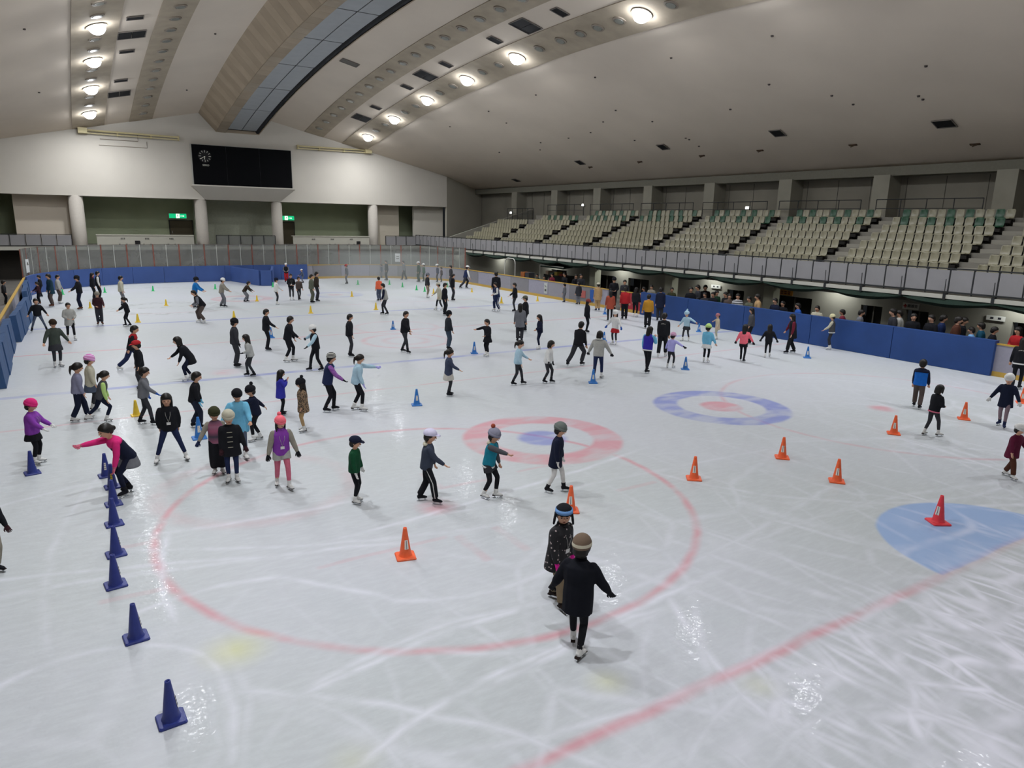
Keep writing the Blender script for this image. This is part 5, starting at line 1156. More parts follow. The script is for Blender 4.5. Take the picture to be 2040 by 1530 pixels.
# x, y, heading, height, size class, (pose, arms, hair, hat, top, legs, boots, extras), label
PEOPLE = [
    (-5.35, 21.0, -4.68, 1.307, 44, ('stand', 'ss', 'short', '-', 'jacket:black', 'slim:black', 'black', {}), 'skater in black with arms out beside the blue corner boards, farthest left on the ice'),
    (-5.35, 17.0, -4.33, 1.238, 45, ('stand', 'ff', 'short', '-', 'jacket:darkmaroon', 'loose:black', 'brown', {}), 'skater in dark maroon jacket hunched in front of the black-clad one by the left corner'),
    (-4.74, 15.43, -4.34, 1.769, 66, ('stand', 'dd', 'short', '-', 'coat:darkteal', 'loose:greybrown', 'brown', {}), 'skater in long dark teal jacket and grey-brown trousers near the left end boards'),
    (-4.45, 16.83, -1.73, 1.608, 58, ('stand', 'sd', 'short', '-', 'jacket:lightgrey', 'loose:greybrown', 'white', {}), 'skater in light grey jacket partly hidden behind the dark teal jacket'),
    (-3.46, 13.46, 1.56, 1.803, 69, ('stand', 'ff', 'short', 'beanie:black', 'jacket:black', 'loose:darknavy', 'brown', {}), 'skater in black beanie and black jacket with brown rental skates near the far end boards'),
    (-2.77, 17.79, -1.59, 1.618, 56, ('stand', 'dd', 'long', '-', 'jacket:black', 'loose:black', 'black', {'scarf': 'red'}), 'long-haired skater in black with a red collar before the far blue boards'),
    (-2.48, 18.24, -1.6, 1.667, 57, ('stand', 'dd', 'short', '-', 'jacket:blackwhite', 'loose:black', 'black', {}), 'skater in black jacket with white panels beside the red-collared one'),
    (-2.85, 7.17, -3.17, 1.527, 67, ('stand', 'fp', 'short', 'beanie:greybeige', 'jacket:darkmaroon', 'loose:darkgrey', 'brown', {}), 'person in grey-beige beanie and dark maroon jacket standing face on beside a yellow cone'),
    (-1.54, 14.1, -1.62, 1.687, 62, ('stand', 'dd', 'short', '-', 'jacket:cream', 'loose:grey', 'black', {}), 'skater in cream sweater and grey trousers before the blue end boards'),
    (-1.77, 6.16, 1.51, 1.336, 59, ('glide', 'ff', 'ponytail', '-', 'jacket:black', 'slim:black', 'black', {}), 'ponytailed skater all in black leaning towards a yellow cone'),
    (-5.14, 6.08, -3.1, 1.41, 66, ('wide', 'ss', 'short', '-', 'jacket:black', 'slim:greyblue', 'black', {}), 'person in black top with legs spread wide and arms out near the left boards'),
    (-4.0, 3.11, -2.96, 1.504, 75, ('step', 'pp', 'short', '-', 'coat:lightgrey', 'slim:black', 'white', {}), 'adult in light grey coat and black trousers holding hands together near left boards'),
    (-4.44, -2.66, -2.77, 1.591, 96, ('stand', 'ss', 'short', 'beanie:darkbrown', 'coat:greygreen', 'slim:darkgrey', 'white', {'skirt': 'darkgrey'}), 'person in dark beanie and long grey-green coat over a short dark skirt'),
    (-2.42, -4.21, -1.8, 1.464, 89, ('stride', 'dk', 'short', '-', 'jacket:blackred', 'loose:navy', 'white', {}), 'striding skater in black jacket with red shoulders and navy trousers'),
    (-2.35, -7.31, -4.6, 1.44, 98, ('stand', 'dd', 'short', 'cap:red', 'jacket:black', 'loose:darkgrey', 'black', {}), 'skater in red and grey cap and black jacket looking down left'),
    (-0.98, -6.68, 1.45, 1.385, 89, ('bend', 'df', 'long', '-', 'coat:black', 'slim:darknavy', 'white', {}), 'long-haired child in long black jacket and white skates bending left'),
    (1.82, 11.71, -1.88, 1.732, 64, ('glide', 'ff', 'short', 'beanie:black', 'jacket:brightblue', 'loose:khaki', 'black', {}), 'skater in bright blue jacket and khaki trousers before the blue end boards'),
    (1.31, 6.02, -4.68, 1.56, 66, ('bend', 'pp', 'short', '-', 'jacket:greyblack', 'loose:greybrown', 'white', {}), 'crouching child in black vest with grey sleeves below the bright blue jacket'),
    (3.21, 11.87, -1.91, 1.633, 59, ('glide', 'ff', 'short', 'beanie:white', 'jacket:greybeige', 'loose:grey', 'black', {}), 'skater in white cap and grey-beige jacket reaching forward low'),
    (4.85, 13.87, -1.94, 1.238, 42, ('bend', 'ff', 'short', '-', 'jacket:brownblack', 'loose:grey', 'black', {}), 'crouching skater in brown-black jacket on the far red curling circle'),
    (6.18, 11.95, -1.81, 1.555, 54, ('stand', 'fd', 'short', 'beanie:darknavy', 'jacket:white', 'slim:darkgrey', 'white', {}), 'child in navy cap and white jacket on the far end of the ice'),
    (7.57, 13.94, -3.22, 1.613, 53, ('stand', 'pp', 'short', '-', 'jacket:black', 'slim:darkgrey', 'white', {'badge': '1'}), 'person in black jacket with a white badge, far end of the ice'),
    (7.98, 13.78, -3.06, 1.435, 47, ('step', 'dd', 'short', '-', 'jacket:greybrown', 'slim:darkgrey', 'black', {}), 'person in grey-brown jacket just behind the black jacket with a badge'),
    (10.42, 26.11, -3.39, 1.5, 39, ('stand', 'pp', 'short', 'cap:white', 'jacket:greyblack', 'loose:red', 'black', {}), 'skater in white cap and red trousers against the far blue boards'),
    (11.46, 25.28, -4.63, 1.076, 28, ('glide', 'ff', 'short', 'cap:white', 'jacket:greyblue', 'slim:grey', 'black', {}), 'small child in grey-blue jacket and pale helmet by the far boards'),
    (8.21, 11.94, -2.03, 1.712, 58, ('stand', 'dd', 'short', '-', 'jacket:olivegrey', 'loose:olivegrey', 'black', {}), 'skater all in olive grey on the far end of the ice'),
    (8.71, 12.6, -1.86, 1.803, 60, ('stand', 'dd', 'short', '-', 'jacket:brownblack', 'loose:darkgrey', 'black', {}), 'skater in brown and black jacket overlapping the olive grey one'),
    (15.19, 29.71, -4.67, 1.521, 36, ('stand', 'dd', 'short', '-', 'jacket:navy', 'loose:navy', 'white', {}), 'skater in navy at the end of the far blue padding'),
    (14.32, 23.35, 1.42, 1.532, 40, ('stand', 'dd', 'short', 'beanie:red', 'jacket:grey', 'slim:grey', 'black', {}), 'skater in red hat and grey clothes by the far yellow-topped boards'),
    (2.24, -2.63, -1.79, 1.597, 84, ('stand', 'df', 'short', '-', 'jacket:black', 'slim:black', 'black', {}), 'tall skater all in black beside a blue cone at mid ice'),
    (2.4, -5.1, -1.99, 1.625, 92, ('glide', 'df', 'short', '-', 'jacket:black', 'slim:black', 'white', {}), 'skater all in black with white skates and one hand forward at mid ice'),
    (0.61, -5.27, -1.75, 1.673, 99, ('stand', 'dd', 'short', 'beanie:black', 'jacket:darkgrey', 'loose:darkgrey', 'black', {'glove': 'black'}), 'skater in black beanie and dark grey hooded jacket with shining blades'),
    (0.78, -6.93, 1.37, 1.366, 85, ('glide', 'pd', 'long', '-', 'jacket:paleGrey', 'slim:darkgrey', 'black', {'glove': 'black'}), 'long-haired girl in pale grey sweater and dark trousers facing left'),
    (2.82, -7.01, -4.65, 1.556, 93, ('step', 'fS', 'short', 'beanie:white', 'jacket:blackgreysleeve', 'slim:black', 'black', {'glove': 'black'}), 'skater in white beanie and black vest with pale blue sleeves stretching one arm left'),
    (4.6, -5.13, -1.9, 1.586, 86, ('stand', 'ds', 'short', '-', 'jacket:black', 'slim:darkgrey', 'black', {}), 'skater in black jacket with one arm held out to the right'),
    (1.59, -12.13, -1.87, 1.576, 118, ('glide', 'kf', 'short', 'beanie:stripe', 'jacket:navypurple', 'slim:black', 'black', {'glove': 'black'}), 'girl in striped beanie and navy vest with purple striped sleeves'),
    (2.27, -12.38, -1.91, 1.522, 113, ('glide', 'Fd', 'ponytail', '-', 'jacket:paleblue', 'slim:black', 'white', {'glove': 'lilac'}), 'ponytailed girl in pale blue jacket holding an arm straight forward'),
    (0.44, -11.91, -1.8, 1.194, 91, ('stand', 'mm', 'long', '-', 'coat:violetblue', 'slim:black', 'black', {}), 'child in violet-blue coat with hands at the mouth'),
    (0.55, -13.61, 1.48, 1.362, 112, ('stand', 'dd', 'long', 'beanie:black:pom', 'coat:leopard', 'slim:tan', 'white', {'shorts': 'black'}), 'child in black pompom beanie and leopard print coat'),
    (-1.62, -12.13, -1.87, 1.381, 113, ('glide', 'dd', 'short', '-', 'jacket:black', 'loose:darkjean', 'black', {'glove': 'cyan'}), 'child in black jacket and dark jeans looking down beside a blue cone'),
    (-2.4, -14.44, -3.23, 1.464, 138, ('wide', 'kk', 'long', '-', 'jacket:track', 'slim:navy', 'white', {'badge': '1'}), 'girl in black track jacket with white sleeve stripes, hands behind her back'),
    (-1.12, -14.81, -3.32, 1.508, 139, ('step', 'fs', 'short', 'beanie:blackwhite', 'coat:cyan', 'slim:greyblue', 'white', {}), 'child in pale cyan coat and black beanie with arms spread'),
    (-0.55, -13.78, 1.55, 1.354, 116, ('glide', 'FK', 'short', 'beanie:black:pom', 'jacket:navyblack', 'slim:black', 'white', {}), 'girl in black pompom beanie and navy jacket holding both arms out'),
    (-1.7, -15.6, -3.29, 1.369, 134, ('stand', 'ds', 'short', 'beanie:olive', 'jacket:pinkgrey', 'wide:black', 'white', {'glove': 'navy'}), 'child in olive cap, pink and grey vest and wide black culottes'),
    (-1.55, -16.21, -3.31, 1.437, 145, ('stand', 'ad', 'short', 'beanie:cream', 'coat:duffle', 'slim:navy', 'white', {'glove': 'darkmaroon'}), 'child in white knit hat and black duffle coat with pale toggles'),
    (-0.8, -16.96, -3.2, 1.482, 152, ('step', 'aa', 'long', 'beanie:coral:pom', 'jacket:purplevest', 'slim:pink', 'white', {'shorts': 'lightgrey', 'badge': '1', 'glove': 'black'}), 'girl in coral pompom hat, purple vest and pink tights'),
    (-4.75, -13.29, -1.95, 1.356, 130, ('stand', 'ff', 'short', 'beanie:hotpink', 'jacket:purple', 'slim:black', 'white', {'skirt': 'black', 'badge': '1', 'glove': 'white'}), 'child in hot pink hat and purple puffer jacket behind a navy cone'),
    (-3.64, -9.26, -1.58, 1.469, 112, ('stand', 'dd', 'short', 'beanie:pinkstripe', 'coat:cream', 'slim:darkgrey', 'white', {'skirt': 'greyblue'}), 'child in pink striped hat and cream coat behind the grey hoodie girl'),
    (-3.94, -10.16, -1.56, 1.449, 116, ('step', 'dd', 'ponytail', '-', 'jacket:lilacgrey', 'loose:darknavy', 'white', {}), 'ponytailed girl in lilac-grey hoodie and dark trousers'),
    (-3.52, -10.48, -1.67, 1.262, 101, ('stride', 'dd', 'ponytail', '-', 'jacket:greyyellow', 'slim:darknavy', 'white', {}), 'ponytailed girl in grey vest with yellow sleeves pushing off'),
    (-2.6, -11.26, -1.81, 1.42, 115, ('step', 'df', 'short', '-', 'jacket:grey', 'slim:darkgrey', 'black', {'glove': 'blue'}), 'boy in grey sweater with blue gloves striding right'),
    (-3.28, -15.94, -4.4, 1.388, 147, ('bend', 'dF', 'bun', '-', 'jacket:pinkblack', 'slim:darknavy', 'black', {'skirt': 'grey', 'glove': 'pink'}), 'girl in pink and black jacket and grey skirt reaching over the navy cones'),
    (-5.13, -18.29, -2.5, 1.326, 178, ('stand', 'dd', 'short', '-', 'jacket:blackred', 'loose:greybeige', 'black', {'glove': 'darkmaroon'}), 'skater in black and red cut off by the left edge of the photo'),
    (0.11, -18.32, -2.25, 1.242, 133, ('stand', 'dd', 'short', 'cap:darknavy', 'jacket:green', 'slim:black', 'white', {'glove': 'white'}), 'boy in dark green jacket and navy peaked cap'),
    (1.23, -18.92, -2.09, 1.37, 146, ('step', 'df', 'short', 'cap:lavender', 'jacket:slate', 'loose:blackstripe', 'black', {}), 'child in white peaked cap and slate hoodie leaning forward in black track trousers'),
    (2.3, -19.27, -2.54, 1.405, 147, ('glide', 'dF', 'short', 'beanie:greylilac:pom', 'jacket:tealgrey', 'slim:black', 'white', {'shorts': 'darkgrey'}), 'child in grey pompom hat and teal jacket with grey sleeves'),
    (3.53, -19.63, -2.37, 1.374, 140, ('step', 'dd', 'short', 'beanie:greygreen2', 'coat:darknavy', 'slim:white', 'black', {'glove': 'white'}), 'child in grey knit cap, navy coat and white tights'),
    (1.25, -22.89, -2.91, 1.425, 200, ('step', 'dd', 'short', 'flap:black', 'coat:floral', 'loose:khaki', 'blackbrown', {'badge': '1', 'glove': 'magenta', 'turn': -45.0}), 'child looking back in black ear-flap hat and black patterned coat with khaki trousers'),
    (0.83, -23.88, -0.93, 1.462, 228, ('step', 'ss', 'short', 'beanie:brownstripe', 'coat:blackpuff', 'slim:black', 'white', {'glove': 'black'}), 'child seen from behind in brown striped beanie and black padded jacket, nearest to the camera'),
    (5.12, -12.07, -2.04, 1.396, 95, ('stand', 'df', 'ponytail', '-', 'coat:slateblue', 'slim:darkgrey', 'black', {'skirt': 'offwhite'}), 'girl in slate coat over a white skirt looking down at mid ice'),
    (12.27, 11.46, 0.15, 1.507, 49, ('stand', 'dd', 'short', '-', 'jacket:orange', 'loose:greyblue', 'black', {}), 'skater in orange jacket at the far end'),
    (10.23, 5.34, 1.19, 1.668, 63, ('glide', 'dd', 'short', '-', 'jacket:greynavy', 'slim:darkgrey', 'black', {}), 'skater in navy and grey jacket overlapping the orange one'),
    (19.98, 25.41, 1.16, 1.619, 39, ('step', 'dd', 'short', '-', 'jacket:grey', 'loose:darkgrey', 'black', {}), 'skater in grey near the far yellow-topped boards, second from the right-hand white cap'),
    (18.41, 25.4, 1.54, 1.678, 41, ('stand', 'dd', 'short', '-', 'jacket:darkgrey', 'slim:darkgrey', 'black', {}), 'dark grey figure at the far boards, just above the orange jacket'),
    (18.97, 27.93, 1.19, 1.195, 28, ('stand', 'dd', 'short', '-', 'jacket:greyblue', 'slim:grey', 'black', {}), 'small pale figure at the far boards beside the dark grey one'),
    (20.31, 23.22, 1.49, 1.656, 41, ('stand', 'dd', 'short', 'cap:white', 'jacket:darkgreen', 'loose:darkgreen', 'black', {}), 'skater in white cap and dark green clothes at the far boards'),
    (20.9, 23.53, 1.14, 1.469, 36, ('stand', 'dd', 'short', 'cap:white', 'jacket:green2', 'loose:darkgreen', 'black', {}), 'skater in white cap overlapping the dark green one'),
    (15.86, 12.23, -2.36, 1.624, 50, ('stand', 'ds', 'short', 'beanie:grey', 'jacket:darkgrey', 'slim:beige', 'white', {}), 'skater in grey hat and beige trousers by the green cones'),
    (21.75, 22.74, 1.12, 1.464, 36, ('stand', 'dd', 'short', 'cap:white', 'jacket:navygrey', 'loose:darkgrey', 'black', {}), 'skater in white cap and navy jacket before the far yellow rail'),
    (22.06, 22.63, 1.11, 1.222, 30, ('stand', 'dd', 'short', '-', 'jacket:darkmaroon', 'loose:darkgrey', 'black', {}), 'small maroon figure next to the white-capped navy jacket'),
    (13.7, 5.97, 1.29, 1.546, 55, ('step', 'df', 'short', 'cap:cream', 'coat:cream', 'slim:darkgrey', 'white', {}), 'person in cream hat and cream coat beside a black-clad adult'),
    (12.97, 3.94, -2.38, 1.732, 65, ('stand', 'dd', 'short', '-', 'jacket:black', 'loose:black', 'black', {}), 'adult in black next to the cream coat'),
    (16.58, 10.04, -2.04, 1.699, 54, ('stand', 'dd', 'short', '-', 'jacket:black', 'loose:darkgrey', 'black', {}), 'adult in black with dark grey trousers before the far right corner'),
    (20.76, 18.37, 1.1, 1.662, 44, ('stand', 'dd', 'short', '-', 'jacket:darkgrey', 'loose:darkgrey', 'black', {}), 'dim figure in dark grey behind at the far right corner'),
    (21.12, 16.95, -1.71, 1.705, 46, ('stride', 'ss', 'short', 'cap:white', 'jacket:navywhite', 'loose:darkgrey', 'black', {}), 'skater in white cap and navy jacket gliding at the far right corner'),
    (18.45, 7.78, -0.36, 1.941, 63, ('stand', 'dd', 'short', '-', 'jacket:black', 'loose:navy', 'black', {}), 'adult in black standing above the skater in side-striped trousers'),
    (16.49, 4.3, 1.38, 1.633, 58, ('glide', 'pp', 'short', '-', 'jacket:navywhite', 'loose:navystripe', 'white', {}), 'skater in navy trousers with white side stripes beside a yellow cone'),
    (17.29, 3.71, 1.18, 1.63, 58, ('stand', 'fd', 'short', '-', 'jacket:black', 'slim:darkgrey', 'black', {}), 'skater in black near the right grey boards'),
    (13.88, -2.66, 1.17, 1.649, 71, ('stand', 'df', 'short', 'cap:olivegrey', 'jacket:black', 'loose:black', 'black', {}), 'man in pale green cap and black jacket'),
    (11.98, -5.12, -0.57, 1.647, 78, ('stand', 'dd', 'long', '-', 'coat:grey', 'loose:darkgrey', 'black', {}), 'long-haired woman in grey coat seen from behind'),
    (11.81, -6.88, 1.15, 1.406, 70, ('stand', 'pp', 'long', '-', 'jacket:darknavy', 'slim:darknavy', 'white', {}), 'long-haired girl in dark navy with white skates facing left'),
    (6.71, -5.26, -2.5, 1.607, 84, ('step', 'df', 'short', '-', 'jacket:black', 'slim:darkgrey', 'black', {}), 'skater in black sweater with knees bent, right of the centre spot'),
    (8.47, -5.4, -1.69, 1.556, 79, ('stand', 'dd', 'short', 'beanie:black', 'jacket:charcoal', 'loose:jean', 'black', {}), 'man in black cap, charcoal jacket and blue-grey jeans'),
    (9.19, -7.27, -4.54, 1.419, 75, ('stand', 'pF', 'short', '-', 'jacket:black', 'slim:black', 'white', {'skirt': 'black'}), 'girl in black dress pointing left'),
    (7.65, -11.78, -2.14, 1.42, 90, ('step', 'fd', 'ponytail', '-', 'jacket:paleblue', 'slim:darkgrey', 'black', {}), 'ponytailed girl in pale blue jacket reaching right at mid ice'),
    (8.63, -11.98, -2.53, 1.378, 86, ('glide', 'ds', 'bob', '-', 'jacket:white', 'slim:darkgrey', 'black', {'glove': 'black'}), 'bobbed girl in white sweater and dark leggings'),
    (16.19, -4.22, -2.06, 1.576, 68, ('stand', 'dd', 'long', 'beanie:brick', 'jacket:black', 'slim:black', 'black', {'glove': 'black'}), 'skater in brick red hat and black jacket with pale hem'),
    (11.12, -10.22, -1.18, 1.576, 88, ('stride', 'dd', 'short', '-', 'jacket:track', 'loose:darkgrey', 'black', {}), 'skater in black and red track jacket pushing off'),
    (10.4, -12.31, -0.86, 1.595, 97, ('step', 'ss', 'bob', '-', 'jacket:greyhood', 'slim:navy', 'white', {'glove': 'black'}), 'girl in light grey hoodie and navy leggings seen from behind'),
    (15.34, -7.27, -4.37, 1.459, 69, ('stand', 'ss', 'long', 'beanie:white', 'coat:white', 'slim:darkgrey', 'white', {'skirt': 'red', 'glove': 'blue'}), 'child in white hat and coat with a red skirt'),
    (21.85, 2.02, -0.51, 1.641, 57, ('stand', 'dd', 'short', 'cap:cream', 'coat:tan', 'loose:tan', 'navy', {}), 'man in tan jacket and tan trousers at the rink gate'),
    (22.75, 5.02, -0.13, 1.425, 46, ('stand', 'dd', 'short', '-', 'coat:darkgrey', 'loose:grey', 'black', {}), 'person in dark grey coat stepping off by the gate'),
    (22.75, 6.48, 0.41, 1.2, 37, ('stand', 'dd', 'short', '-', 'jacket:grey', 'loose:grey', 'black', {}), 'small figure in pale grey by the gate behind the tan man'),
    (19.75, -1.6, -0.7, 1.61, 62, ('stand', 'dd', 'long', '-', 'coat:rust', 'slim:black', 'black', {}), 'woman in rust coat and black tights seen from behind'),
    (20.85, -1.47, -0.72, 1.744, 66, ('stand', 'dd', 'short', '-', 'jacket:red', 'loose:black', 'black', {}), 'person in red jacket seen from behind near the right boards'),
    (22.07, -0.92, -1.08, 1.632, 60, ('stand', 'dd', 'long', '-', 'jacket:black', 'slim:black', 'white', {}), 'girl in black jacket with white hem in front of the red board panel'),
    (19.73, -4.47, -0.75, 1.677, 69, ('stand', 'dd', 'short', '-', 'jacket:mustard', 'loose:black', 'black', {}), 'man in mustard jacket seen from behind'),
    (22.2, -2.69, -0.77, 1.782, 68, ('stand', 'dd', 'short', '-', 'coat:darknavy', 'loose:darkgrey', 'black', {}), 'adult in dark navy coat beside the blue padding'),
    (15.14, -10.29, -0.95, 1.699, 88, ('step', 'dd', 'short', '-', 'jacket:blackletter', 'loose:black', 'white', {'back': '1'}), 'adult in black jacket with pale lettering across the back'),
    (12.61, -12.2, -1.28, 1.592, 92, ('step', 'dm', 'long', '-', 'jacket:bluevest', 'slim:black', 'black', {}), 'long-haired girl in violet vest with cyan sleeves seen from behind'),
    (13.9, -12.0, -1.31, 1.274, 71, ('glide', 'sS', 'short', 'beanie:pinklilac', 'jacket:lilac', 'slim:darkgrey', 'white', {'glove': 'black'}), 'child in pink-lilac hat and lilac jacket with arms stretched out'),
    (18.82, -7.93, -4.47, 1.388, 63, ('step', 'Ss', 'short', 'beanie:paleblue:pom', 'jacket:paleblue', 'slim:darkgrey', 'white', {'skirt': 'darkgrey'}), 'child in pale blue pompom hat and grey skirt spreading her arms'),
    (15.85, -11.85, -1.18, 1.441, 77, ('stand', 'ds', 'short', 'beanie:lime', 'jacket:cyan', 'slim:black', 'white', {'skirt': 'white'}), 'child in lime hat and cyan jacket seen from behind'),
    (20.43, -8.24, 1.07, 1.169, 52, ('stand', 'dS', 'short', 'beanie:dustypink', 'coat:creamcoat', 'slim:cream', 'white', {}), 'small child in dusty pink hat and cream coat by the blue padding'),
    (17.27, -12.34, -1.06, 1.403, 74, ('step', 'ss', 'long', '-', 'jacket:coral', 'slim:black', 'black', {'shorts': 'black', 'glove': 'black'}), 'long-haired girl in coral pink jacket holding hands with her neighbour'),
    (18.85, -12.22, -0.91, 1.294, 66, ('step', 'ss', 'long', '-', 'jacket:black', 'slim:black', 'white', {'glove': 'black'}), 'long-haired girl all in black with arms spread'),
    (20.83, -9.74, 0.86, 1.563, 72, ('stand', 'dd', 'long', '-', 'jacket:greyblackv', 'loose:black', 'black', {}), 'long-haired adult in grey and white jacket beside the blue padding'),
    (20.47, -12.07, 0.98, 1.599, 79, ('step', 'ds', 'long', '-', 'coat:blackmaroon', 'loose:black', 'black', {}), 'adult in long black coat leading a child by the blue padding'),
    (22.75, -12.26, 0.58, 1.501, 71, ('stand', 'fp', 'short', 'beanie:creamyellow', 'jacket:creamdark', 'slim:darkgrey', 'white', {}), 'child in cream knit hat leaning on the blue padding'),
    (16.23, -19.43, -1.18, 1.409, 97, ('step', 'dd', 'short', '-', 'jacket:bluebacked', 'loose:greybrown', 'black', {}), 'boy in bright blue and navy jacket seen from behind'),
    (13.8, -21.11, -1.9, 1.295, 102, ('step', 'dp', 'bob', '-', 'jacket:blackpinkhem', 'slim:darkgrey', 'white', {}), 'bobbed girl in black jacket with a pink hem'),
    (16.33, -21.58, -4.5, 1.426, 107, ('step', 'ss', 'short', 'beanie:white', 'coat:darknavy', 'slim:greypink', 'navy', {'glove': 'white'}), 'child in white beret and navy coat at the right'),
    (12.2, -23.53, -3.3, 1.162, 108, ('step', 'sd', 'short', 'beanie:white', 'coat:burgundy', 'loose:brown', 'white', {'glove': 'paleskin'}), 'child in burgundy coat and brown trousers at the right edge of the photo'),
    (21.68, -19.61, -1.28, 1.684, 103, ('stand', 'dd', 'long', '-', 'jacket:blackletter2', 'slim:black', 'black', {'shorts': 'black', 'back': '1'}), 'long-haired person in black jacket with lettering and white hem by the right gate'),
    (24.6, 9.04, -4.47, 1.732, 50, ('stand', 'dd', 'short', '-', 'jacket:black', 'loose:black', 'shoe', {'shoes': 1}), 'spectator in black standing alone behind the yellow rail under the stand', -0.065),
    (24.6, 7.8, -3.79, 1.719, 50, ('stand', 'pp', 'short', '-', 'jacket:black', 'loose:black', 'shoe', {'shoes': 1}), 'spectator in black, left one of a pair behind the yellow rail', -0.065),
    (24.4, 7.01, -3.8, 1.813, 50, ('stand', 'dd', 'short', '-', 'jacket:darkgrey', 'loose:black', 'shoe', {'shoes': 1}), 'spectator in dark grey, right one of a pair behind the yellow rail', -0.065),
    (23.9, 3.1, -3.84, 1.92, 50, ('stand', 'pp', 'short', 'beanie:black', 'jacket:black', 'loose:black', 'shoe', {'shoes': 1}), 'spectator in black cap and black jacket at the gate in the boards', -0.065),
    (24.3, 2.59, -3.86, 1.77, 50, ('stand', 'dd', 'short', '-', 'jacket:darkgrey', 'loose:black', 'shoe', {'shoes': 1}), 'spectator in dark grey above the red jacket skater', -0.065),
    (23.95, 0.44, 1.18, 1.549, 50, ('stand', 'dd', 'short', '-', 'jacket:navy', 'loose:black', 'shoe', {'shoes': 1}), 'spectator in navy behind the board beside the mustard jacket', -0.065),
    (24.4, 0.35, -4.24, 1.657, 50, ('stand', 'dd', 'short', '-', 'jacket:greybeige', 'loose:black', 'shoe', {'shoes': 1}), 'spectator in grey-beige behind the start of the blue padding', -0.065),
    (24.0, -0.84, -3.91, 1.63, 50, ('stand', 'dd', 'short', '-', 'jacket:blue', 'loose:black', 'shoe', {'shoes': 1}), 'spectator in blue behind the start of the blue padding', -0.065),
    (24.5, -1.15, -3.92, 1.641, 50, ('stand', 'pp', 'short', '-', 'jacket:olive', 'loose:black', 'shoe', {'shoes': 1}), 'spectator in olive before the pale pillar', -0.065),
    (24.1, -2.95, -3.95, 1.836, 50, ('stand', 'pp', 'short', '-', 'jacket:black', 'loose:black', 'shoe', {'shoes': 1}), 'spectator in black, just right of the pale pillar', -0.065),
    (25.0, -2.66, 1.1, 1.891, 50, ('stand', 'pp', 'short', '-', 'jacket:darkgrey', 'loose:black', 'shoe', {'shoes': 1}), 'tall spectator in dark grey, left of two behind the crowd', -0.065),
    (25.44, -2.71, -3.97, 1.883, 50, ('stand', 'dd', 'short', '-', 'jacket:black', 'loose:black', 'shoe', {'shoes': 1}), 'tall spectator in black, right of two behind the crowd', -0.065),
    (24.0, -4.08, -4.32, 1.654, 50, ('stand', 'pp', 'short', '-', 'jacket:darkgrey', 'loose:black', 'shoe', {'shoes': 1}), 'shorter spectator in dark grey leaning on the padding', -0.065),
    (24.0, -4.62, -4.33, 1.729, 50, ('stand', 'dd', 'short', '-', 'jacket:black', 'loose:black', 'shoe', {'shoes': 1}), 'spectator with pale face leaning on the padding in black', -0.065),
    (24.6, -4.24, -3.46, 1.751, 50, ('stand', 'dd', 'short', '-', 'jacket:darkgreen', 'loose:black', 'shoe', {'shoes': 1}), 'spectator in dark green behind the leaning one', -0.065),
    (24.4, -5.11, 1.42, 1.76, 50, ('stand', 'pp', 'short', '-', 'jacket:black', 'loose:black', 'shoe', {'shoes': 1}), 'spectator in black left of the white striped jacket', -0.065),
    (24.0, -5.66, -4.0, 1.75, 50, ('stand', 'pp', 'short', '-', 'jacket:greybrown', 'loose:black', 'shoe', {'shoes': 1}), 'spectator in grey-brown beside the white striped jacket', -0.065),
    (23.95, -6.23, -4.01, 1.806, 50, ('stand', 'dd', 'short', '-', 'jacket:whitestripe', 'loose:black', 'shoe', {'shoes': 1}), 'spectator in white and black striped jacket behind the padding', -0.065),
    (24.0, -6.93, 1.56, 1.725, 50, ('stand', 'dd', 'short', '-', 'jacket:olivegrey', 'loose:black', 'shoe', {'shoes': 1}), 'spectator in olive grey looking left', -0.065),
    (24.0, -7.45, 1.02, 1.894, 50, ('stand', 'dd', 'short', '-', 'jacket:tan', 'loose:black', 'shoe', {'shoes': 1}), 'spectator in tan jacket behind the padding', -0.065),
    (23.95, -8.46, 1.53, 1.806, 50, ('stand', 'dd', 'short', '-', 'jacket:darknavy', 'loose:black', 'shoe', {'shoes': 1}), 'man in dark navy before the dark doorway', -0.065),
    (24.42, -8.51, -4.42, 1.652, 50, ('stand', 'dd', 'short', '-', 'jacket:black', 'loose:black', 'shoe', {'shoes': 1}), 'spectator in black inside the dark doorway', -0.065),
    (23.95, -9.72, 0.97, 1.705, 50, ('stand', 'pp', 'short', '-', 'jacket:blue', 'loose:black', 'shoe', {'shoes': 1}), "spectator in blue before the doorway's right side", -0.065),
    (23.95, -10.66, -4.46, 1.694, 50, ('stand', 'pp', 'short', '-', 'jacket:cream', 'loose:black', 'shoe', {'shoes': 1}), 'spectator in cream jacket resting arms on the padding', -0.065),
    (23.95, -11.91, 0.57, 1.66, 50, ('stand', 'pp', 'short', '-', 'jacket:maroon', 'loose:black', 'shoe', {'shoes': 1}), 'spectator in maroon jacket resting on the padding', -0.065),
    (23.95, -12.63, -2.59, 1.741, 50, ('stand', 'dd', 'short', '-', 'jacket:grey', 'loose:black', 'shoe', {'shoes': 1}), 'spectator in grey hoodie before a dark opening', -0.065),
    (23.95, -14.09, 0.86, 1.947, 50, ('stand', 'pp', 'short', '-', 'jacket:darkgrey', 'loose:black', 'shoe', {'shoes': 1}), 'man in dark grey facing his companion in a hoodie', -0.065),
    (24.43, -14.09, 0.51, 1.864, 50, ('stand', 'pp', 'short', '-', 'jacket:lightgrey', 'loose:black', 'shoe', {'shoes': 1}), 'man in light grey hoodie leaning on the padding', -0.065),
    (24.0, -14.83, -4.22, 1.852, 50, ('stand', 'pp', 'short', '-', 'jacket:black', 'loose:black', 'shoe', {'shoes': 1}), 'woman in black below the first aid sign', -0.065),
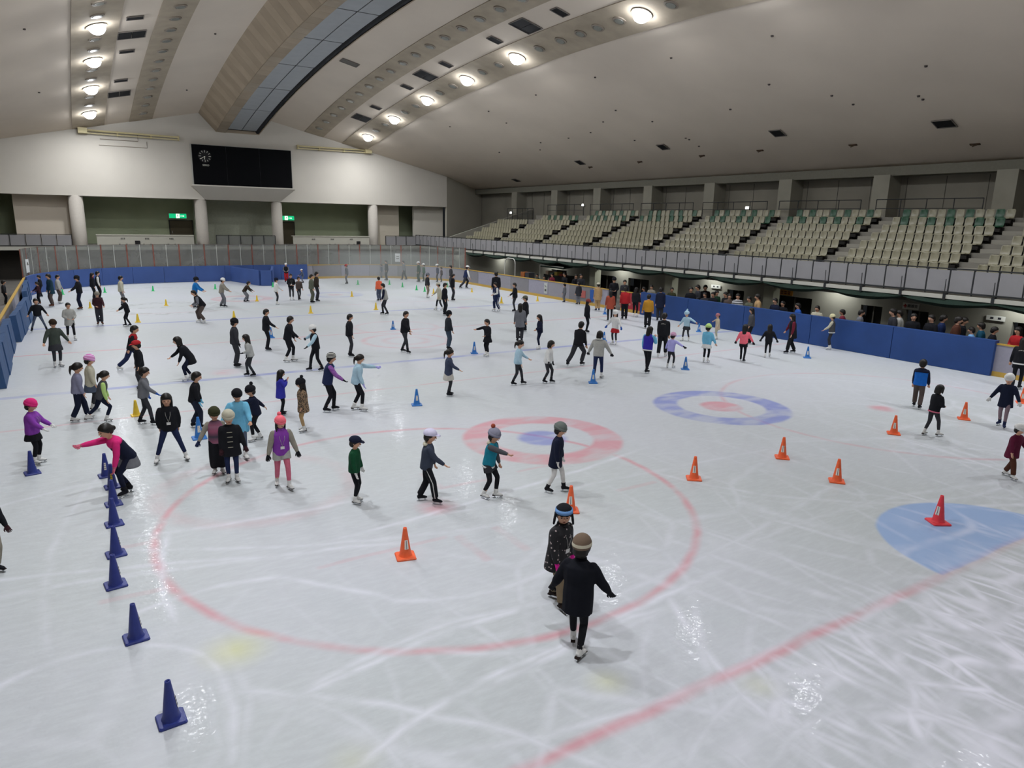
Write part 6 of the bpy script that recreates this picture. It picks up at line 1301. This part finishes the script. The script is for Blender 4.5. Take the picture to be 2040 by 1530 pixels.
    (23.95, -15.58, 1.34, 1.885, 50, ('stand', 'dd', 'short', '-', 'jacket:black', 'loose:black', 'shoe', {'shoes': 1}), 'woman in black talking, left of a pair', -0.065),
    (24.42, -15.66, -2.68, 1.869, 50, ('stand', 'dd', 'short', '-', 'jacket:navydark', 'loose:black', 'shoe', {'shoes': 1}), 'man in dark blue jacket, right of a pair', -0.065),
    (23.95, -16.43, -2.7, 1.93, 50, ('stand', 'dd', 'short', '-', 'jacket:brown', 'loose:black', 'shoe', {'shoes': 1}), 'spectator in brown, left of a pair near the end of the padding', -0.065),
    (24.43, -16.4, -2.7, 1.863, 50, ('stand', 'pp', 'short', '-', 'jacket:black', 'loose:black', 'shoe', {'shoes': 1}), 'spectator in black, right of a pair near the end of the padding', -0.065),
    (23.85, -17.1, 0.43, 1.614, 50, ('stand', 'dd', 'short', '-', 'jacket:paleblue2', 'loose:black', 'shoe', {'shoes': 1}), 'small child in pale blue behind the end of the padding', -0.065),
    (24.31, -17.2, 0.42, 1.765, 50, ('stand', 'pp', 'short', '-', 'jacket:teal', 'loose:black', 'shoe', {'shoes': 1}), 'spectator in teal jacket with grey hood near the end of the padding', -0.065),
    (24.1, -17.62, -2.73, 1.688, 50, ('stand', 'pp', 'short', '-', 'jacket:black', 'loose:black', 'shoe', {'shoes': 1}), 'spectator in black beside the teal jacket', -0.065),
    (23.95, -18.53, 1.26, 1.818, 50, ('stand', 'pp', 'long', '-', 'jacket:red', 'loose:black', 'shoe', {'shoes': 1}), 'woman in red leaning on the yellow rail at the right edge', -0.065),
    (24.6, 12.43, -3.73, 1.425, 50, ('stand', 'pp', 'short', '-', 'jacket:greygreen', 'loose:black', 'shoe', {'shoes': 1}), 'spectator in grey-green beside the dark equipment', -0.065),
    (24.6, 11.47, -4.09, 1.353, 50, ('stand', 'dd', 'short', '-', 'jacket:black', 'loose:black', 'shoe', {'shoes': 1}), 'spectator in black in the crowd by the equipment', -0.065),
    (24.4, 10.22, -4.45, 1.62, 50, ('stand', 'pp', 'short', '-', 'jacket:maroon', 'loose:black', 'shoe', {'shoes': 1}), 'spectator in maroon in the crowd by the equipment', -0.065),
    (24.46, 10.71, -4.1, 1.273, 50, ('stand', 'pp', 'short', '-', 'jacket:creamcoat', 'loose:black', 'shoe', {'shoes': 1}), 'small spectator in cream at the yellow rail', -0.065),
    (-7.0, 18.14, -1.5, 1.334, 50, ('stand', 'dd', 'short', '-', 'jacket:darkgrey', 'loose:black', 'shoe', {'shoes': 1}), 'spectator outside the left boards in dark grey', -0.065),
]
for p_ in PEOPLE: person(*p_)
# voxel-joined surfaces are made once, in one evaluation
for o, vx, extra in REM:
    m_ = o.modifiers.new('r', 'REMESH'); m_.mode = 'VOXEL'; m_.voxel_size = vx; m_.use_smooth_shade = True
    m2 = o.modifiers.new('s', 'SMOOTH'); m2.factor = .5; m2.iterations = 2
bpy.context.view_layer.update(); dg = bpy.context.evaluated_depsgraph_get()
done = []
for o, vx, extra in REM:
    me = bpy.data.meshes.new_from_object(o.evaluated_get(dg)); done.append((o, me, extra))
for o, me, extra in done:
    o.modifiers.clear()
    if extra and extra.v:
        n0 = len(me.vertices); v = np.empty(n0*3, 'f'); me.vertices.foreach_get('co', v); v = v.reshape(-1, 3)
        f = [tuple(p_.vertices) for p_ in me.polygons]+[tuple(i+n0 for i in q) for q in extra.f]
        m_ = me.materials[0]; nm = bpy.data.meshes.new(o.name); nm.from_pydata(v.tolist()+[tuple(q) for q in extra.v], [], f); nm.materials.append(m_)
        nm.polygons.foreach_set('use_smooth', [True]*len(nm.polygons)); me = nm
    o.data = me
